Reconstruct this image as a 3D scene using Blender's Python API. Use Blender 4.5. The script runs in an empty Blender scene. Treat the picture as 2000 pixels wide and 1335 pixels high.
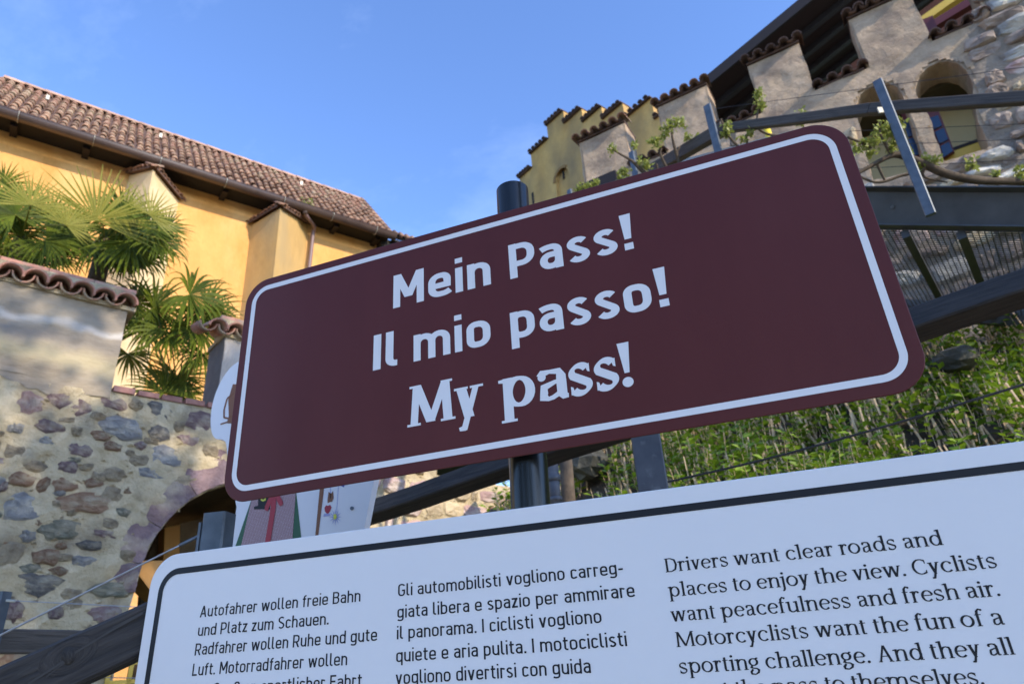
import bpy, math, random
import numpy as np
from mathutils import Vector, Matrix, noise
from mathutils.geometry import delaunay_2d_cdt

rnd = random.Random(7)
SC = bpy.context.scene
COL = SC.collection

# ---------------------------------------------------------------- camera
# columns: world X, world down, world Y, seen in camera axes (right, down, forward)
R = np.array([[0.93236105, 0.06184631, 0.35619924],
              [-0.20448309, 0.90273159, 0.37850012],
              [-0.29814347, -0.42573549, 0.8543183]])
FPX = 1308.05
cam_d = bpy.data.cameras.new('camera')
cam = bpy.data.objects.new('camera', cam_d)
COL.objects.link(cam)
right = Vector((R[0, 0], R[0, 2], -R[0, 1]))
down = Vector((R[1, 0], R[1, 2], -R[1, 1]))
fwd = Vector((R[2, 0], R[2, 2], -R[2, 1]))
m3 = Matrix((right, -down, -fwd)).transposed()
cam.matrix_world = m3.to_4x4()
cam_d.sensor_width = 36
cam_d.lens = 36 * FPX / 2000
cam_d.clip_start = 0.05
cam_d.clip_end = 3000
cam_d.dof.use_dof = True
cam_d.dof.focus_distance = 1.22
cam_d.dof.aperture_fstop = 7.0
SC.camera = cam

# ---------------------------------------------------------------- light
SUN_AZ, SUN_EL = 111.5, 27.0
w = bpy.data.worlds.new('World')
SC.world = w
w.use_nodes = True
nt = w.node_tree
bg = nt.nodes['Background']
sky = nt.nodes.new('ShaderNodeTexSky')
sky.sky_type = 'NISHITA'
sky.sun_disc = False
sky.sun_elevation = math.radians(SUN_EL)
sky.sun_rotation = math.radians(SUN_AZ)
sky.altitude = 300
sky.air_density = 1.0
sky.dust_density = 0.4
sky.ozone_density = 2.5
# faint wisps of cloud, spread over the whole sky
tc = nt.nodes.new('ShaderNodeTexCoord')
mp = nt.nodes.new('ShaderNodeMapping'); mp.inputs['Scale'].default_value = (1.2, 2.4, 3.0)
nz = nt.nodes.new('ShaderNodeTexNoise'); nz.inputs['Scale'].default_value = 1.6; nz.inputs['Detail'].default_value = 7
nz.inputs['Roughness'].default_value = 0.62
rp_ = nt.nodes.new('ShaderNodeValToRGB')
rp_.color_ramp.elements[0].position = 0.5; rp_.color_ramp.elements[0].color = (0, 0, 0, 1)
rp_.color_ramp.elements[1].position = 0.95; rp_.color_ramp.elements[1].color = (0.16, 0.16, 0.16, 1)
mx = nt.nodes.new('ShaderNodeMixRGB'); mx.inputs[2].default_value = (7.0, 8.2, 10.5, 1)
nt.links.new(tc.outputs['Generated'], mp.inputs[0]); nt.links.new(mp.outputs[0], nz.inputs['Vector'])
nt.links.new(nz.outputs[0], rp_.inputs[0]); nt.links.new(rp_.outputs[0], mx.inputs[0])
wb = nt.nodes.new('ShaderNodeMixRGB'); wb.blend_type = 'MULTIPLY'; wb.inputs[0].default_value = 1.0; wb.inputs[2].default_value = (1.0, 1.14, 1.45, 1)
nt.links.new(sky.outputs[0], wb.inputs[1]); nt.links.new(wb.outputs[0], mx.inputs[1]); nt.links.new(mx.outputs[0], bg.inputs[0])
bg.inputs[1].default_value = 0.15
sd = bpy.data.lights.new('sun', 'SUN')
sd.energy = 2.75
sd.angle = math.radians(0.53)
sd.color = (1.0, 0.86, 0.68)
sun = bpy.data.objects.new('sun', sd)
COL.objects.link(sun)
a_, e_ = math.radians(SUN_AZ), math.radians(SUN_EL)
SUNV = Vector((math.sin(a_) * math.cos(e_), math.cos(a_) * math.cos(e_), math.sin(e_)))
sun.rotation_euler = SUNV.to_track_quat('Z', 'Y').to_euler()
vs = SC.view_settings
vs.view_transform = 'Standard'; vs.look = 'None'; vs.exposure = 1.0; vs.gamma = 1.0
vs.use_curve_mapping = False
SC.cycles.max_bounces = 6
SC.cycles.transparent_max_bounces = 8

# ---------------------------------------------------------------- geometry of the view
def ray(px, py):
    c = np.array([(px - 1000) / FPX, (py - 667.5) / FPX, 1.0])
    v = R.T @ c
    return np.array([v[0], v[2], -v[1]])

def at(px, py, zc):                     # point at a distance zc along the viewing axis
    return ray(px, py) * zc

def at_y(px, py, y):
    v = ray(px, py); return v * (y / v[1])

def at_z(px, py, z):
    v = ray(px, py); return v * (z / v[2])

GROUND = -1.55

# ---------------------------------------------------------------- helpers
def link(o, parent=None):
    COL.objects.link(o)
    if parent is not None:
        o.parent = parent
    return o

def tag(o, label=None, cat=None, group=None, kind=None):
    if label: o['label'] = label
    if cat: o['category'] = cat
    if group: o['group'] = group
    if kind: o['kind'] = kind
    return o

def empty(name, loc=(0, 0, 0), rz=0.0):
    o = bpy.data.objects.new(name, None)
    o.location = loc; o.rotation_euler = (0, 0, rz); o.empty_display_size = 0.2
    COL.objects.link(o)
    return o

def mesh(name, verts, faces, mat, smooth=False):
    me = bpy.data.meshes.new(name)
    me.from_pydata([tuple(float(c) for c in v) for v in verts], [], [tuple(int(i) for i in f) for f in faces])
    if mat is not None: me.materials.append(mat)
    if smooth:
        me.polygons.foreach_set('use_smooth', [True] * len(me.polygons))
    me.update()
    return me

def loc_obj(name, me, parent=None, loc=(0, 0, 0), rot=(0, 0, 0), scale=(1, 1, 1)):
    o = bpy.data.objects.new(name, me)
    o.location = loc; o.rotation_euler = rot; o.scale = scale
    return link(o, parent)

def root_inv(parent):
    if parent is None: return Matrix.Identity(4)
    m = Matrix.LocRotScale(parent.location, parent.rotation_euler, parent.scale)
    p = parent.parent
    while p is not None:
        m = Matrix.LocRotScale(p.location, p.rotation_euler, p.scale) @ m
        p = p.parent
    return m.inverted()

def wobj(name, verts, faces, mat, parent=None, smooth=False):   # verts in world coordinates
    mi = root_inv(parent)
    vv = [mi @ Vector([float(c) for c in v]) for v in verts]
    return loc_obj(name, mesh(name, vv, faces, mat, smooth), parent)

class MB:
    def __init__(s): s.v = []; s.f = []
    def add(s, v, f):
        n = len(s.v); s.v += [tuple(p) for p in v]; s.f += [tuple(i + n for i in q) for q in f]
        return s
    def box(s, x0, x1, y0, y1, z0, z1):
        v = [(x0, y0, z0), (x1, y0, z0), (x1, y1, z0), (x0, y1, z0), (x0, y0, z1), (x1, y0, z1), (x1, y1, z1), (x0, y1, z1)]
        return s.add(v, [(0, 3, 2, 1), (4, 5, 6, 7), (0, 1, 5, 4), (1, 2, 6, 5), (2, 3, 7, 6), (3, 0, 4, 7)])
    def bar(s, a, b, wd, ht, up=(0, 0, 1), roll=0.0, bev=0.0):
        a = Vector(a); b = Vector(b); d = (b - a).normalized(); u = Vector(up)
        sd_ = d.cross(u).normalized(); u = sd_.cross(d).normalized()
        if roll:
            q = Matrix.Rotation(roll, 3, d); sd_ = q @ sd_; u = q @ u
        hw, hh = wd / 2, ht / 2
        if bev:
            prof = [(-hw + bev, -hh), (hw - bev, -hh), (hw, -hh + bev), (hw, hh - bev), (hw - bev, hh), (-hw + bev, hh), (-hw, hh - bev), (-hw, -hh + bev)]
        else:
            prof = [(-hw, -hh), (hw, -hh), (hw, hh), (-hw, hh)]
        n = len(prof); v = []
        for p in (a, b):
            for x, y in prof: v.append(p + sd_ * x + u * y)
        f = [(i, (i + 1) % n, n + (i + 1) % n, n + i) for i in range(n)] + [tuple(range(n))[::-1], tuple(range(n, 2 * n))]
        return s.add(v, f)
    def tube(s, pts, rad, n=8, caps=True):
        P = [Vector(p) for p in pts]; m = len(P)
        if not hasattr(rad, '__len__'): rad = [rad] * m
        v = []; ref = None
        for i, p in enumerate(P):
            t = (P[min(i + 1, m - 1)] - P[max(i - 1, 0)]).normalized()
            if ref is None: ref = t.orthogonal().normalized()
            ref = (ref - t * ref.dot(t)).normalized(); b = t.cross(ref)
            for k in range(n):
                a = 2 * math.pi * k / n; v.append(p + (ref * math.cos(a) + b * math.sin(a)) * rad[i])
        f = [(i * n + k, i * n + (k + 1) % n, (i + 1) * n + (k + 1) % n, (i + 1) * n + k) for i in range(m - 1) for k in range(n)]
        if caps: f += [tuple(range(n))[::-1], tuple(range((m - 1) * n, m * n))]
        return s.add(v, f)
    def local(s, name, mat, parent=None, smooth=False, **k):
        return loc_obj(name, mesh(name, s.v, s.f, mat, smooth), parent, **k)
    def world(s, name, mat, parent=None, smooth=False):
        return wobj(name, s.v, s.f, mat, parent, smooth)

def autosmooth(o, ang=40):
    me = o.data
    me.polygons.foreach_set('use_smooth', [True] * len(me.polygons))
    me.set_sharp_from_angle(angle=math.radians(ang))
    return o

def curve_pts(pts, n=6):                # Catmull-Rom through points (any tuple size)
    P = [np.array(p, float) for p in pts]; P = [2 * P[0] - P[1]] + P + [2 * P[-1] - P[-2]]
    out = []
    for i in range(1, len(P) - 2):
        for k in range(n):
            t = k / n
            out.append(0.5 * ((2 * P[i]) + (-P[i - 1] + P[i + 1]) * t + (2 * P[i - 1] - 5 * P[i] + 4 * P[i + 1] - P[i + 2]) * t * t + (-P[i - 1] + 3 * P[i] - 3 * P[i + 1] + P[i + 2]) * t ** 3))
    out.append(P[-2]); return out

def cdt(outline, holes=()):
    """triangulate an outline with holes"""
    if area2(outline) < 0: outline = list(outline)[::-1]
    holes = [h if area2(h) > 0 else list(h)[::-1] for h in holes]
    pts = [Vector(p) for p in outline]; faces = [list(range(len(outline)))]; edges = []
    n0 = len(pts)
    for h in holes:
        b = len(pts); pts += [Vector(p) for p in h]; faces.append(list(range(b, len(pts))))
    vo, eo, fo, ov, oe, of = delaunay_2d_cdt(pts, edges, faces, 0, 1e-6)
    return [tuple(v) for v in vo], [tuple(f) for f, o in zip(fo, of) if list(o) == [0]]

def area2(poly):
    return sum(poly[i][0] * poly[(i + 1) % len(poly)][1] - poly[(i + 1) % len(poly)][0] * poly[i][1] for i in range(len(poly)))

def plate(outline, holes, y0, y1):
    """solid plate in the local (u, z) plane, front at y0, back at y1 (y0 < y1)"""
    v2, f2 = cdt(outline, holes)
    mb = MB()
    v = [(p[0], y0, p[1]) for p in v2]; n = len(v)
    fr = []
    for f in f2:
        a = area2([v2[i] for i in f])
        fr.append(f if a > 0 else f[::-1])
    mb.add(v, fr)
    mb.add([(p[0], y1, p[1]) for p in v2], [f[::-1] for f in fr])
    for k, loop in enumerate([outline] + list(holes)):
        L = list(loop)
        ccw = area2(L) > 0
        if (k == 0) != ccw: L = L[::-1]
        m = len(L)
        vv = [(p[0], y0, p[1]) for p in L] + [(p[0], y1, p[1]) for p in L]
        mb.add(vv, [(i, i + m, (i + 1) % m + m, (i + 1) % m) for i in range(m)])
    return mb

class Facade:
    """a vertical plane of a building: local x runs along it, y into it, z up"""
    def __init__(s, px, py, hd, azd):
        v = ray(px, py); v = v / math.hypot(v[0], v[1]) * hd
        s.o = np.array([v[0], v[1], 0.0]); a = math.radians(azd)
        s.d = np.array([math.sin(a), math.cos(a), 0.0]); s.n = np.array([math.cos(a), -math.sin(a), 0.0])
        if s.n @ v > 0: s.n = -s.n
        s.rz = math.atan2(s.d[1], s.d[0])
    def root(s, name): return empty(name, s.o, s.rz)
    def uz(s, px, py, off=0.0):          # off: distance in front of the plane
        v = ray(px, py); t = ((s.o + s.n * off) @ s.n) / (v @ s.n); p = v * t
        return float((p - s.o) @ s.d), float(p[2])
    def poly(s, pts, off=0.0): return [s.uz(x, y, off) for x, y in pts]
    def world(s, u, y, z): return s.o + s.d * u - s.n * y + np.array([0, 0, z])

# ---------------------------------------------------------------- materials
def mat(name, c1, c2=None, rough=0.8, scale=5.0, detail=6, bump=0.0, bscale=None, stretch=(1, 1, 1), metallic=0.0,
        spec=0.5, c3=None, s3=1.0, p3=(0.55, 0.7), contrast=(0.3, 0.7), per_obj=0.0, translucent=0.0, coat=0.0, voro=0.0):
    m = bpy.data.materials.new(name); m.use_nodes = True
    t = m.node_tree; N = t.nodes; L = t.links; b = N['Principled BSDF']
    b.inputs['Roughness'].default_value = rough; b.inputs['Metallic'].default_value = metallic
    b.inputs['Specular IOR Level'].default_value = spec
    b.inputs['Coat Weight'].default_value = coat; b.inputs['Coat Roughness'].default_value = 0.12
    c1 = tuple(c1) + (1,)
    if c2 is None and per_obj == 0 and bump == 0:
        b.inputs['Base Color'].default_value = c1
    co = N.new('ShaderNodeTexCoord'); mpn = N.new('ShaderNodeMapping'); mpn.inputs['Scale'].default_value = stretch
    L.new(co.outputs['Object'], mpn.inputs[0])
    col = None
    if c2 is not None:
        c2 = tuple(c2) + (1,)
        n1 = N.new('ShaderNodeTexNoise'); n1.inputs['Scale'].default_value = scale; n1.inputs['Detail'].default_value = detail
        n1.inputs['Roughness'].default_value = 0.62
        L.new(mpn.outputs[0], n1.inputs['Vector'])
        r = N.new('ShaderNodeValToRGB'); r.color_ramp.elements[0].position = contrast[0]; r.color_ramp.elements[1].position = contrast[1]
        r.color_ramp.elements[0].color = c1; r.color_ramp.elements[1].color = c2
        L.new(n1.outputs[0], r.inputs[0]); col = r.outputs[0]
        if c3 is not None:
            n3 = N.new('ShaderNodeTexNoise'); n3.inputs['Scale'].default_value = s3; n3.inputs['Detail'].default_value = 5
            L.new(mpn.outputs[0], n3.inputs['Vector'])
            r3 = N.new('ShaderNodeMapRange'); r3.inputs[1].default_value = p3[0]; r3.inputs[2].default_value = p3[1]
            L.new(n3.outputs[0], r3.inputs[0])
            mxn = N.new('ShaderNodeMixRGB'); mxn.inputs[2].default_value = tuple(c3) + (1,)
            L.new(r3.outputs[0], mxn.inputs[0]); L.new(col, mxn.inputs[1]); col = mxn.outputs[0]
    if per_obj:
        oi = N.new('ShaderNodeObjectInfo'); hs = N.new('ShaderNodeHueSaturation')
        mr = N.new('ShaderNodeMapRange'); mr.inputs[3].default_value = 1 - per_obj; mr.inputs[4].default_value = 1 + per_obj
        L.new(oi.outputs['Random'], mr.inputs[0]); L.new(mr.outputs[0], hs.inputs['Value'])
        if col is not None: L.new(col, hs.inputs['Color'])
        else: hs.inputs['Color'].default_value = c1
        col = hs.outputs[0]
    if col is not None: L.new(col, b.inputs['Base Color'])
    elif bump: b.inputs['Base Color'].default_value = c1
    if bump:
        nb = N.new('ShaderNodeTexNoise'); nb.inputs['Scale'].default_value = bscale or scale * 4; nb.inputs['Detail'].default_value = 8
        nb.inputs['Roughness'].default_value = 0.7
        L.new(mpn.outputs[0], nb.inputs['Vector'])
        bp = N.new('ShaderNodeBump'); bp.inputs['Strength'].default_value = 1.0; bp.inputs['Distance'].default_value = bump
        L.new(nb.outputs[0], bp.inputs['Height']); L.new(bp.outputs[0], b.inputs['Normal'])
    if translucent:
        tr = N.new('ShaderNodeBsdfTranslucent'); ms = N.new('ShaderNodeMixShader'); ms.inputs[0].default_value = translucent
        if col is not None: L.new(col, tr.inputs[0])
        else: tr.inputs[0].default_value = c1
        L.new(b.outputs[0], ms.inputs[1]); L.new(tr.outputs[0], ms.inputs[2]); L.new(ms.outputs[0], N['Material Output'].inputs[0])
    return m

def wood(name, c1, c2, axis_scale=(1.2, 26, 26), bump=0.004, rough=0.7, knot=None):
    m = bpy.data.materials.new(name); m.use_nodes = True
    t = m.node_tree; N = t.nodes; L = t.links; b = N['Principled BSDF']; b.inputs['Roughness'].default_value = rough
    co = N.new('ShaderNodeTexCoord'); mpn = N.new('ShaderNodeMapping'); mpn.inputs['Scale'].default_value = axis_scale
    L.new(co.outputs['Object'], mpn.inputs[0])
    n0 = N.new('ShaderNodeTexNoise'); n0.inputs['Scale'].default_value = 2.2; n0.inputs['Detail'].default_value = 2; L.new(co.outputs['Object'], n0.inputs['Vector'])
    vm = N.new('ShaderNodeVectorMath'); vm.operation = 'MULTIPLY_ADD'; vm.inputs[1].default_value = (.8, .8, .8)
    L.new(n0.outputs['Color'], vm.inputs[0]); L.new(mpn.outputs[0], vm.inputs[2])
    if knot:                                # the grain runs in rings round a knot
        sb_ = N.new('ShaderNodeVectorMath'); sb_.operation = 'SUBTRACT'; sb_.inputs[1].default_value = knot; L.new(co.outputs['Object'], sb_.inputs[0])
        ml = N.new('ShaderNodeVectorMath'); ml.operation = 'MULTIPLY'; ml.inputs[1].default_value = (.62, 0, 1); L.new(sb_.outputs[0], ml.inputs[0])
        ln = N.new('ShaderNodeVectorMath'); ln.operation = 'LENGTH'; L.new(ml.outputs[0], ln.inputs[0])
        fc = N.new('ShaderNodeMapRange'); fc.inputs[1].default_value = .014; fc.inputs[2].default_value = .034; fc.inputs[3].default_value = 1; fc.inputs[4].default_value = 0; L.new(ln.outputs['Value'], fc.inputs[0])
        sc_ = N.new('ShaderNodeMath'); sc_.operation = 'MULTIPLY'; sc_.inputs[1].default_value = 75; L.new(ln.outputs['Value'], sc_.inputs[0])
        mxv = N.new('ShaderNodeMixRGB'); L.new(fc.outputs[0], mxv.inputs[0]); L.new(vm.outputs[0], mxv.inputs[1]); L.new(sc_.outputs[0], mxv.inputs[2])
    n1 = N.new('ShaderNodeTexNoise'); n1.inputs['Scale'].default_value = 3.0; n1.inputs['Detail'].default_value = 9; n1.inputs['Roughness'].default_value = 0.66
    L.new((mxv if knot else vm).outputs[0], n1.inputs['Vector'])
    r = N.new('ShaderNodeValToRGB'); r.color_ramp.elements[0].position = 0.32; r.color_ramp.elements[1].position = 0.72
    r.color_ramp.elements[0].color = tuple(c1) + (1,); r.color_ramp.elements[1].color = tuple(c2) + (1,)
    L.new(n1.outputs[0], r.inputs[0]); L.new(r.outputs[0], b.inputs['Base Color'])
    bp = N.new('ShaderNodeBump'); bp.inputs['Distance'].default_value = bump; L.new(n1.outputs[0], bp.inputs['Height']); L.new(bp.outputs[0], b.inputs['Normal'])
    return m

M = {}
M['brown'] = mat('brown_sign_coating', (0.090, 0.019, 0.017), (0.104, 0.024, 0.021), rough=0.46, scale=5, c3=(0.115, 0.035, 0.032), s3=2.6, p3=(0.55, 0.9), stretch=(1, 1, .35), bump=0.0002, bscale=260, spec=0.22)
M['letter'] = mat('white_vinyl', (0.75, 0.75, 0.74), rough=0.45, spec=0.3)
M['panel'] = mat('white_panel_coating', (0.73, 0.73, 0.725), (0.75, 0.75, 0.74), rough=0.5, scale=2.2, bump=0.0002, bscale=200, spec=0.3)
M['ink'] = mat('black_ink', (0.010, 0.011, 0.014), rough=0.5, spec=0.3)
M['alu'] = mat('aluminium_edge', (0.45, 0.46, 0.47), rough=0.4, metallic=0.8)
M['darkrim'] = mat('dark_sign_back', (0.03, 0.02, 0.02), rough=0.5)
M['post'] = mat('anthracite_paint', (0.006, 0.008, 0.009), (0.012, 0.014, 0.016), rough=0.24, scale=60, bump=0.0006, bscale=40, stretch=(1, 1, 0.12), spec=0.38, coat=0.05, contrast=(0.4, 0.8))
M['galv'] = mat('galvanised_steel', (0.075, 0.095, 0.115), (0.135, 0.16, 0.185), rough=0.5, scale=14, metallic=0.3, bump=0.0006, bscale=60)
M['galvdark'] = mat('dark_galvanised_steel', (0.065, 0.07, 0.08), (0.11, 0.115, 0.125), rough=0.6, scale=9, metallic=0.15, bump=0.0006, bscale=40, c3=(0.15, 0.155, 0.16), s3=22, p3=(0.58, 0.7))
M['steel'] = mat('painted_steel_channel', (0.052, 0.055, 0.056), (0.080, 0.083, 0.083), rough=0.45, scale=6, metallic=0.2, bump=0.0006, bscale=30)
M['cable'] = mat('steel_cable', (0.34, 0.35, 0.36), (0.5, 0.5, 0.5), rough=0.35, scale=60, metallic=0.7, bump=0.0008, bscale=400)
M['darkcable'] = mat('dark_cable', (0.035, 0.032, 0.03), rough=0.6)
M['wood1'] = wood('weathered_dark_timber', (0.006, 0.006, 0.006), (0.060, 0.052, 0.046), bump=0.006)
KNOTM = None
M['wood2'] = wood('dark_stained_timber', (0.004, 0.0035, 0.003), (0.045, 0.038, 0.033), bump=0.005)
M['wood3'] = wood('grey_weathered_rail', (0.022, 0.018, 0.014), (0.105, 0.088, 0.070), bump=0.005)
M['darkwood'] = wood('dark_brown_rafters', (0.004, 0.0025, 0.002), (0.016, 0.007, 0.006))
M['redwood'] = wood('dark_red_soffit', (0.009, 0.003, 0.003), (0.024, 0.007, 0.006))
M['yellow'] = mat('ochre_render', (0.58, 0.275, 0.068), (0.74, 0.385, 0.118), rough=0.9, scale=1.4, detail=10, bump=0.03, bscale=10, c3=(0.75, 0.46, 0.19), s3=0.8, p3=(0.48, 0.72), stretch=(1, 1, .6))
M['yellowdirty'] = mat('weathered_ochre_render', (0.46, 0.29, 0.10), (0.60, 0.39, 0.14), rough=0.9, scale=1.6, bump=0.02, bscale=8, c3=(0.36, 0.28, 0.15), s3=0.9, p3=(0.45, 0.8), stretch=(1, 1, 0.5))
M['tower'] = mat('stained_yellow_render', (0.42, 0.24, 0.070), (0.74, 0.46, 0.145), rough=0.95, scale=0.7, detail=9, bump=0.05, bscale=4, c3=(0.27, 0.18, 0.08), s3=0.6, p3=(0.42, 0.66), stretch=(1, 1, 0.55))
M['plaster'] = mat('rough_grey_plaster', (0.38, 0.28, 0.18), (0.56, 0.42, 0.285), rough=0.95, scale=2.6, bump=0.05, bscale=9, c3=(0.22, 0.165, 0.12), s3=1.6, p3=(0.48, 0.72))
M['rosso'] = mat('rust_lime_wash', (0.20, 0.10, 0.03), (0.26, 0.16, 0.05), rough=0.9, scale=3)
M['innerwall'] = mat('pale_yellow_inner_wall', (0.80, 0.67, 0.36), (0.86, 0.74, 0.42), rough=0.9, scale=2, bump=0.004, bscale=20)
M['yellowtrim'] = mat('bright_yellow_trim', (0.62, 0.40, 0.05), (0.70, 0.47, 0.08), rough=0.6, scale=6)
M['yellowpole'] = mat('yellow_pole', (0.75, 0.58, 0.03), rough=0.4)
M['blueglass'] = mat('dark_blue_glass', (0.012, 0.035, 0.085), (0.02, 0.05, 0.11), rough=0.15, scale=5)
M['redframe'] = mat('dark_red_frame', (0.13, 0.022, 0.02), rough=0.5)
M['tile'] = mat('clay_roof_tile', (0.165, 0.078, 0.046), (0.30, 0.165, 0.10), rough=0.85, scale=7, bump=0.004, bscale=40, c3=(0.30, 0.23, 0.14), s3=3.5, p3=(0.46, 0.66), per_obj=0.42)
M['tiledark'] = mat('shaded_roof_tile', (0.060, 0.036, 0.030), (0.14, 0.085, 0.065), rough=0.85, scale=6, bump=0.004, bscale=40, per_obj=0.3)  # darker clay tile; the shade on unlit caps is put into the colour
M['tilepink'] = mat('pink_clay_tile', (0.34, 0.155, 0.11), (0.52, 0.28, 0.20), rough=0.9, scale=9, bump=0.006, bscale=40, c3=(0.30, 0.24, 0.17), s3=6, p3=(0.48, 0.62), per_obj=0.22)
M['brick'] = mat('red_brick', (0.30, 0.135, 0.10), (0.42, 0.22, 0.17), rough=0.9, scale=12, bump=0.006, bscale=40, per_obj=0.2)
M['gutter'] = mat('brown_gutter', (0.070, 0.048, 0.042), (0.10, 0.068, 0.058), rough=0.38, scale=4)
M['clip'] = mat('zinc_clip', (0.42, 0.42, 0.36), rough=0.5, metallic=0.3)
M['mortar'] = mat('lime_mortar', (0.42, 0.335, 0.19), (0.66, 0.56, 0.37), rough=0.95, scale=5, bump=0.06, bscale=9, c3=(0.24, 0.195, 0.13), s3=2.2, p3=(0.5, 0.72))
M['mortar2'] = mat('grey_mortar', (0.20, 0.165, 0.125), (0.38, 0.31, 0.235), rough=0.95, scale=3, bump=0.07, bscale=7, c3=(0.13, 0.115, 0.10), s3=1.8, p3=(0.5, 0.72))
M['reveal'] = mat('dark_grey_plaster', (0.105, 0.10, 0.095), (0.19, 0.18, 0.17), rough=0.95, scale=3, bump=0.02, bscale=14)  # darker plaster for the merlon's end face
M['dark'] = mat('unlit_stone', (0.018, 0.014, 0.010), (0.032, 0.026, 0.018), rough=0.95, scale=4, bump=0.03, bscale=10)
M['orange'] = mat('orange_render', (0.72, 0.36, 0.11), (0.80, 0.45, 0.17), rough=0.9, scale=2, bump=0.004)
M['leaf'] = mat('green_leaf', (0.08, 0.155, 0.010), (0.30, 0.44, 0.03), rough=0.5, scale=2.5, translucent=0.35, contrast=(0.35, 0.65))
M['vineleaf'] = mat('young_vine_leaf', (0.22, 0.26, 0.04), (0.38, 0.42, 0.10), rough=0.5, scale=9, translucent=0.4)
M['palm'] = mat('palm_leaf', (0.028, 0.055, 0.006), (0.17, 0.215, 0.018), rough=0.5, scale=1.6, translucent=0.4, contrast=(0.38, 0.62), spec=0.25)
M['palmlight'] = mat('pale_palm_leaf', (0.24, 0.25, 0.03), (0.40, 0.36, 0.07), rough=0.5, scale=3, translucent=0.45)
M['palmtrunk'] = mat('palm_fibre', (0.08, 0.055, 0.03), (0.17, 0.12, 0.07), rough=0.95, scale=14, bump=0.02, bscale=30)
M['bark'] = mat('bark', (0.045, 0.033, 0.022), (0.12, 0.09, 0.06), rough=0.9, scale=20, bump=0.004, bscale=60)
M['stalk'] = mat('dry_stalk', (0.50, 0.33, 0.17), (0.80, 0.62, 0.40), rough=0.7, scale=18)
M['treeleaf'] = mat('tree_leaf', (0.04, 0.08, 0.02), (0.09, 0.14, 0.035), rough=0.6, scale=2)
M['soil'] = mat('dark_soil', (0.050, 0.038, 0.027), (0.11, 0.085, 0.06), rough=1.0, scale=6, bump=0.05, bscale=8)
M['gravel'] = mat('bounce_gravel_path', (0.40, 0.32, 0.22), (0.56, 0.46, 0.33), rough=1.0, scale=30, bump=0.02, bscale=50)  # pale tan, set to bounce warm light onto the panel
M['grass'] = mat('meadow', (0.05, 0.085, 0.02), (0.10, 0.13, 0.04), rough=1.0, scale=3, bump=0.03)
STONE = {}; BLOCK = {}
MC = (0.52, 0.455, 0.33)
for nm, a, b_, c in (('purple', (0.20, 0.125, 0.12), (0.38, 0.27, 0.245), (0.54, 0.45, 0.34)), ('grey', (0.24, 0.235, 0.225), (0.46, 0.445, 0.41), (0.62, 0.57, 0.46)),
                     ('dark', (0.12, 0.11, 0.095), (0.29, 0.265, 0.225), (0.48, 0.42, 0.30)), ('rust', (0.28, 0.16, 0.09), (0.46, 0.29, 0.17), (0.52, 0.42, 0.28)),
                     ('green', (0.19, 0.19, 0.13), (0.36, 0.35, 0.25), (0.54, 0.48, 0.34)), ('tan', (0.44, 0.34, 0.20), (0.66, 0.55, 0.37), (0.34, 0.27, 0.17)),
                     ('pink', (0.36, 0.225, 0.20), (0.50, 0.37, 0.33), (0.56, 0.48, 0.40)), ('castle', (0.25, 0.195, 0.15), (0.45, 0.365, 0.29), (0.17, 0.13, 0.105))):
    STONE[nm] = mat('stone_' + nm, a, b_, rough=0.9, scale=1.6, bump=0.12, bscale=3.2, c3=c, s3=1.7, p3=(0.47, 0.66), per_obj=0.16)
    BLOCK[nm] = mat('block_' + nm, a, b_, rough=0.92, scale=3.5, bump=0.03, bscale=9, c3=c, s3=3.2, p3=(0.47, 0.66), per_obj=0.2)

# ---------------------------------------------------------------- lettering: strokes joined into one flat outline per glyph
def rpath(pts, rad=16, closed=False, n=7):
    """polyline with rounded corners"""
    P = [Vector(p[:2]) for p in pts]; rr = [(p[2] if len(p) > 2 else rad) for p in pts]; m = len(P); out = []
    for i in range(m):
        if not closed and i in (0, m - 1): out.append(P[i].copy()); continue
        a, b, c = P[i - 1], P[i], P[(i + 1) % m]
        d1, d2 = (a - b), (c - b); r = min(rr[i], d1.length * 0.5 if (closed or i - 1 != 0) else d1.length, d2.length * 0.5 if (closed or i + 1 != m - 1) else d2.length)
        if r < 0.5: out.append(b.copy()); continue
        p1 = b + d1.normalized() * r; p2 = b + d2.normalized() * r
        for k in range(n + 1):              # superellipse-like corner
            t = k / n; q = 0.5523
            c1 = p1 + (b - p1) * (q + .02); c2 = p2 + (b - p2) * (q + .02)
            out.append(p1 * (1 - t) ** 3 + c1 * 3 * t * (1 - t) ** 2 + c2 * 3 * t * t * (1 - t) + p2 * t ** 3)
    if closed: out.append(out[0].copy())
    res = [out[0]]
    for p in out[1:]:
        if (p - res[-1]).length > 0.05: res.append(p)
    return res

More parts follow.
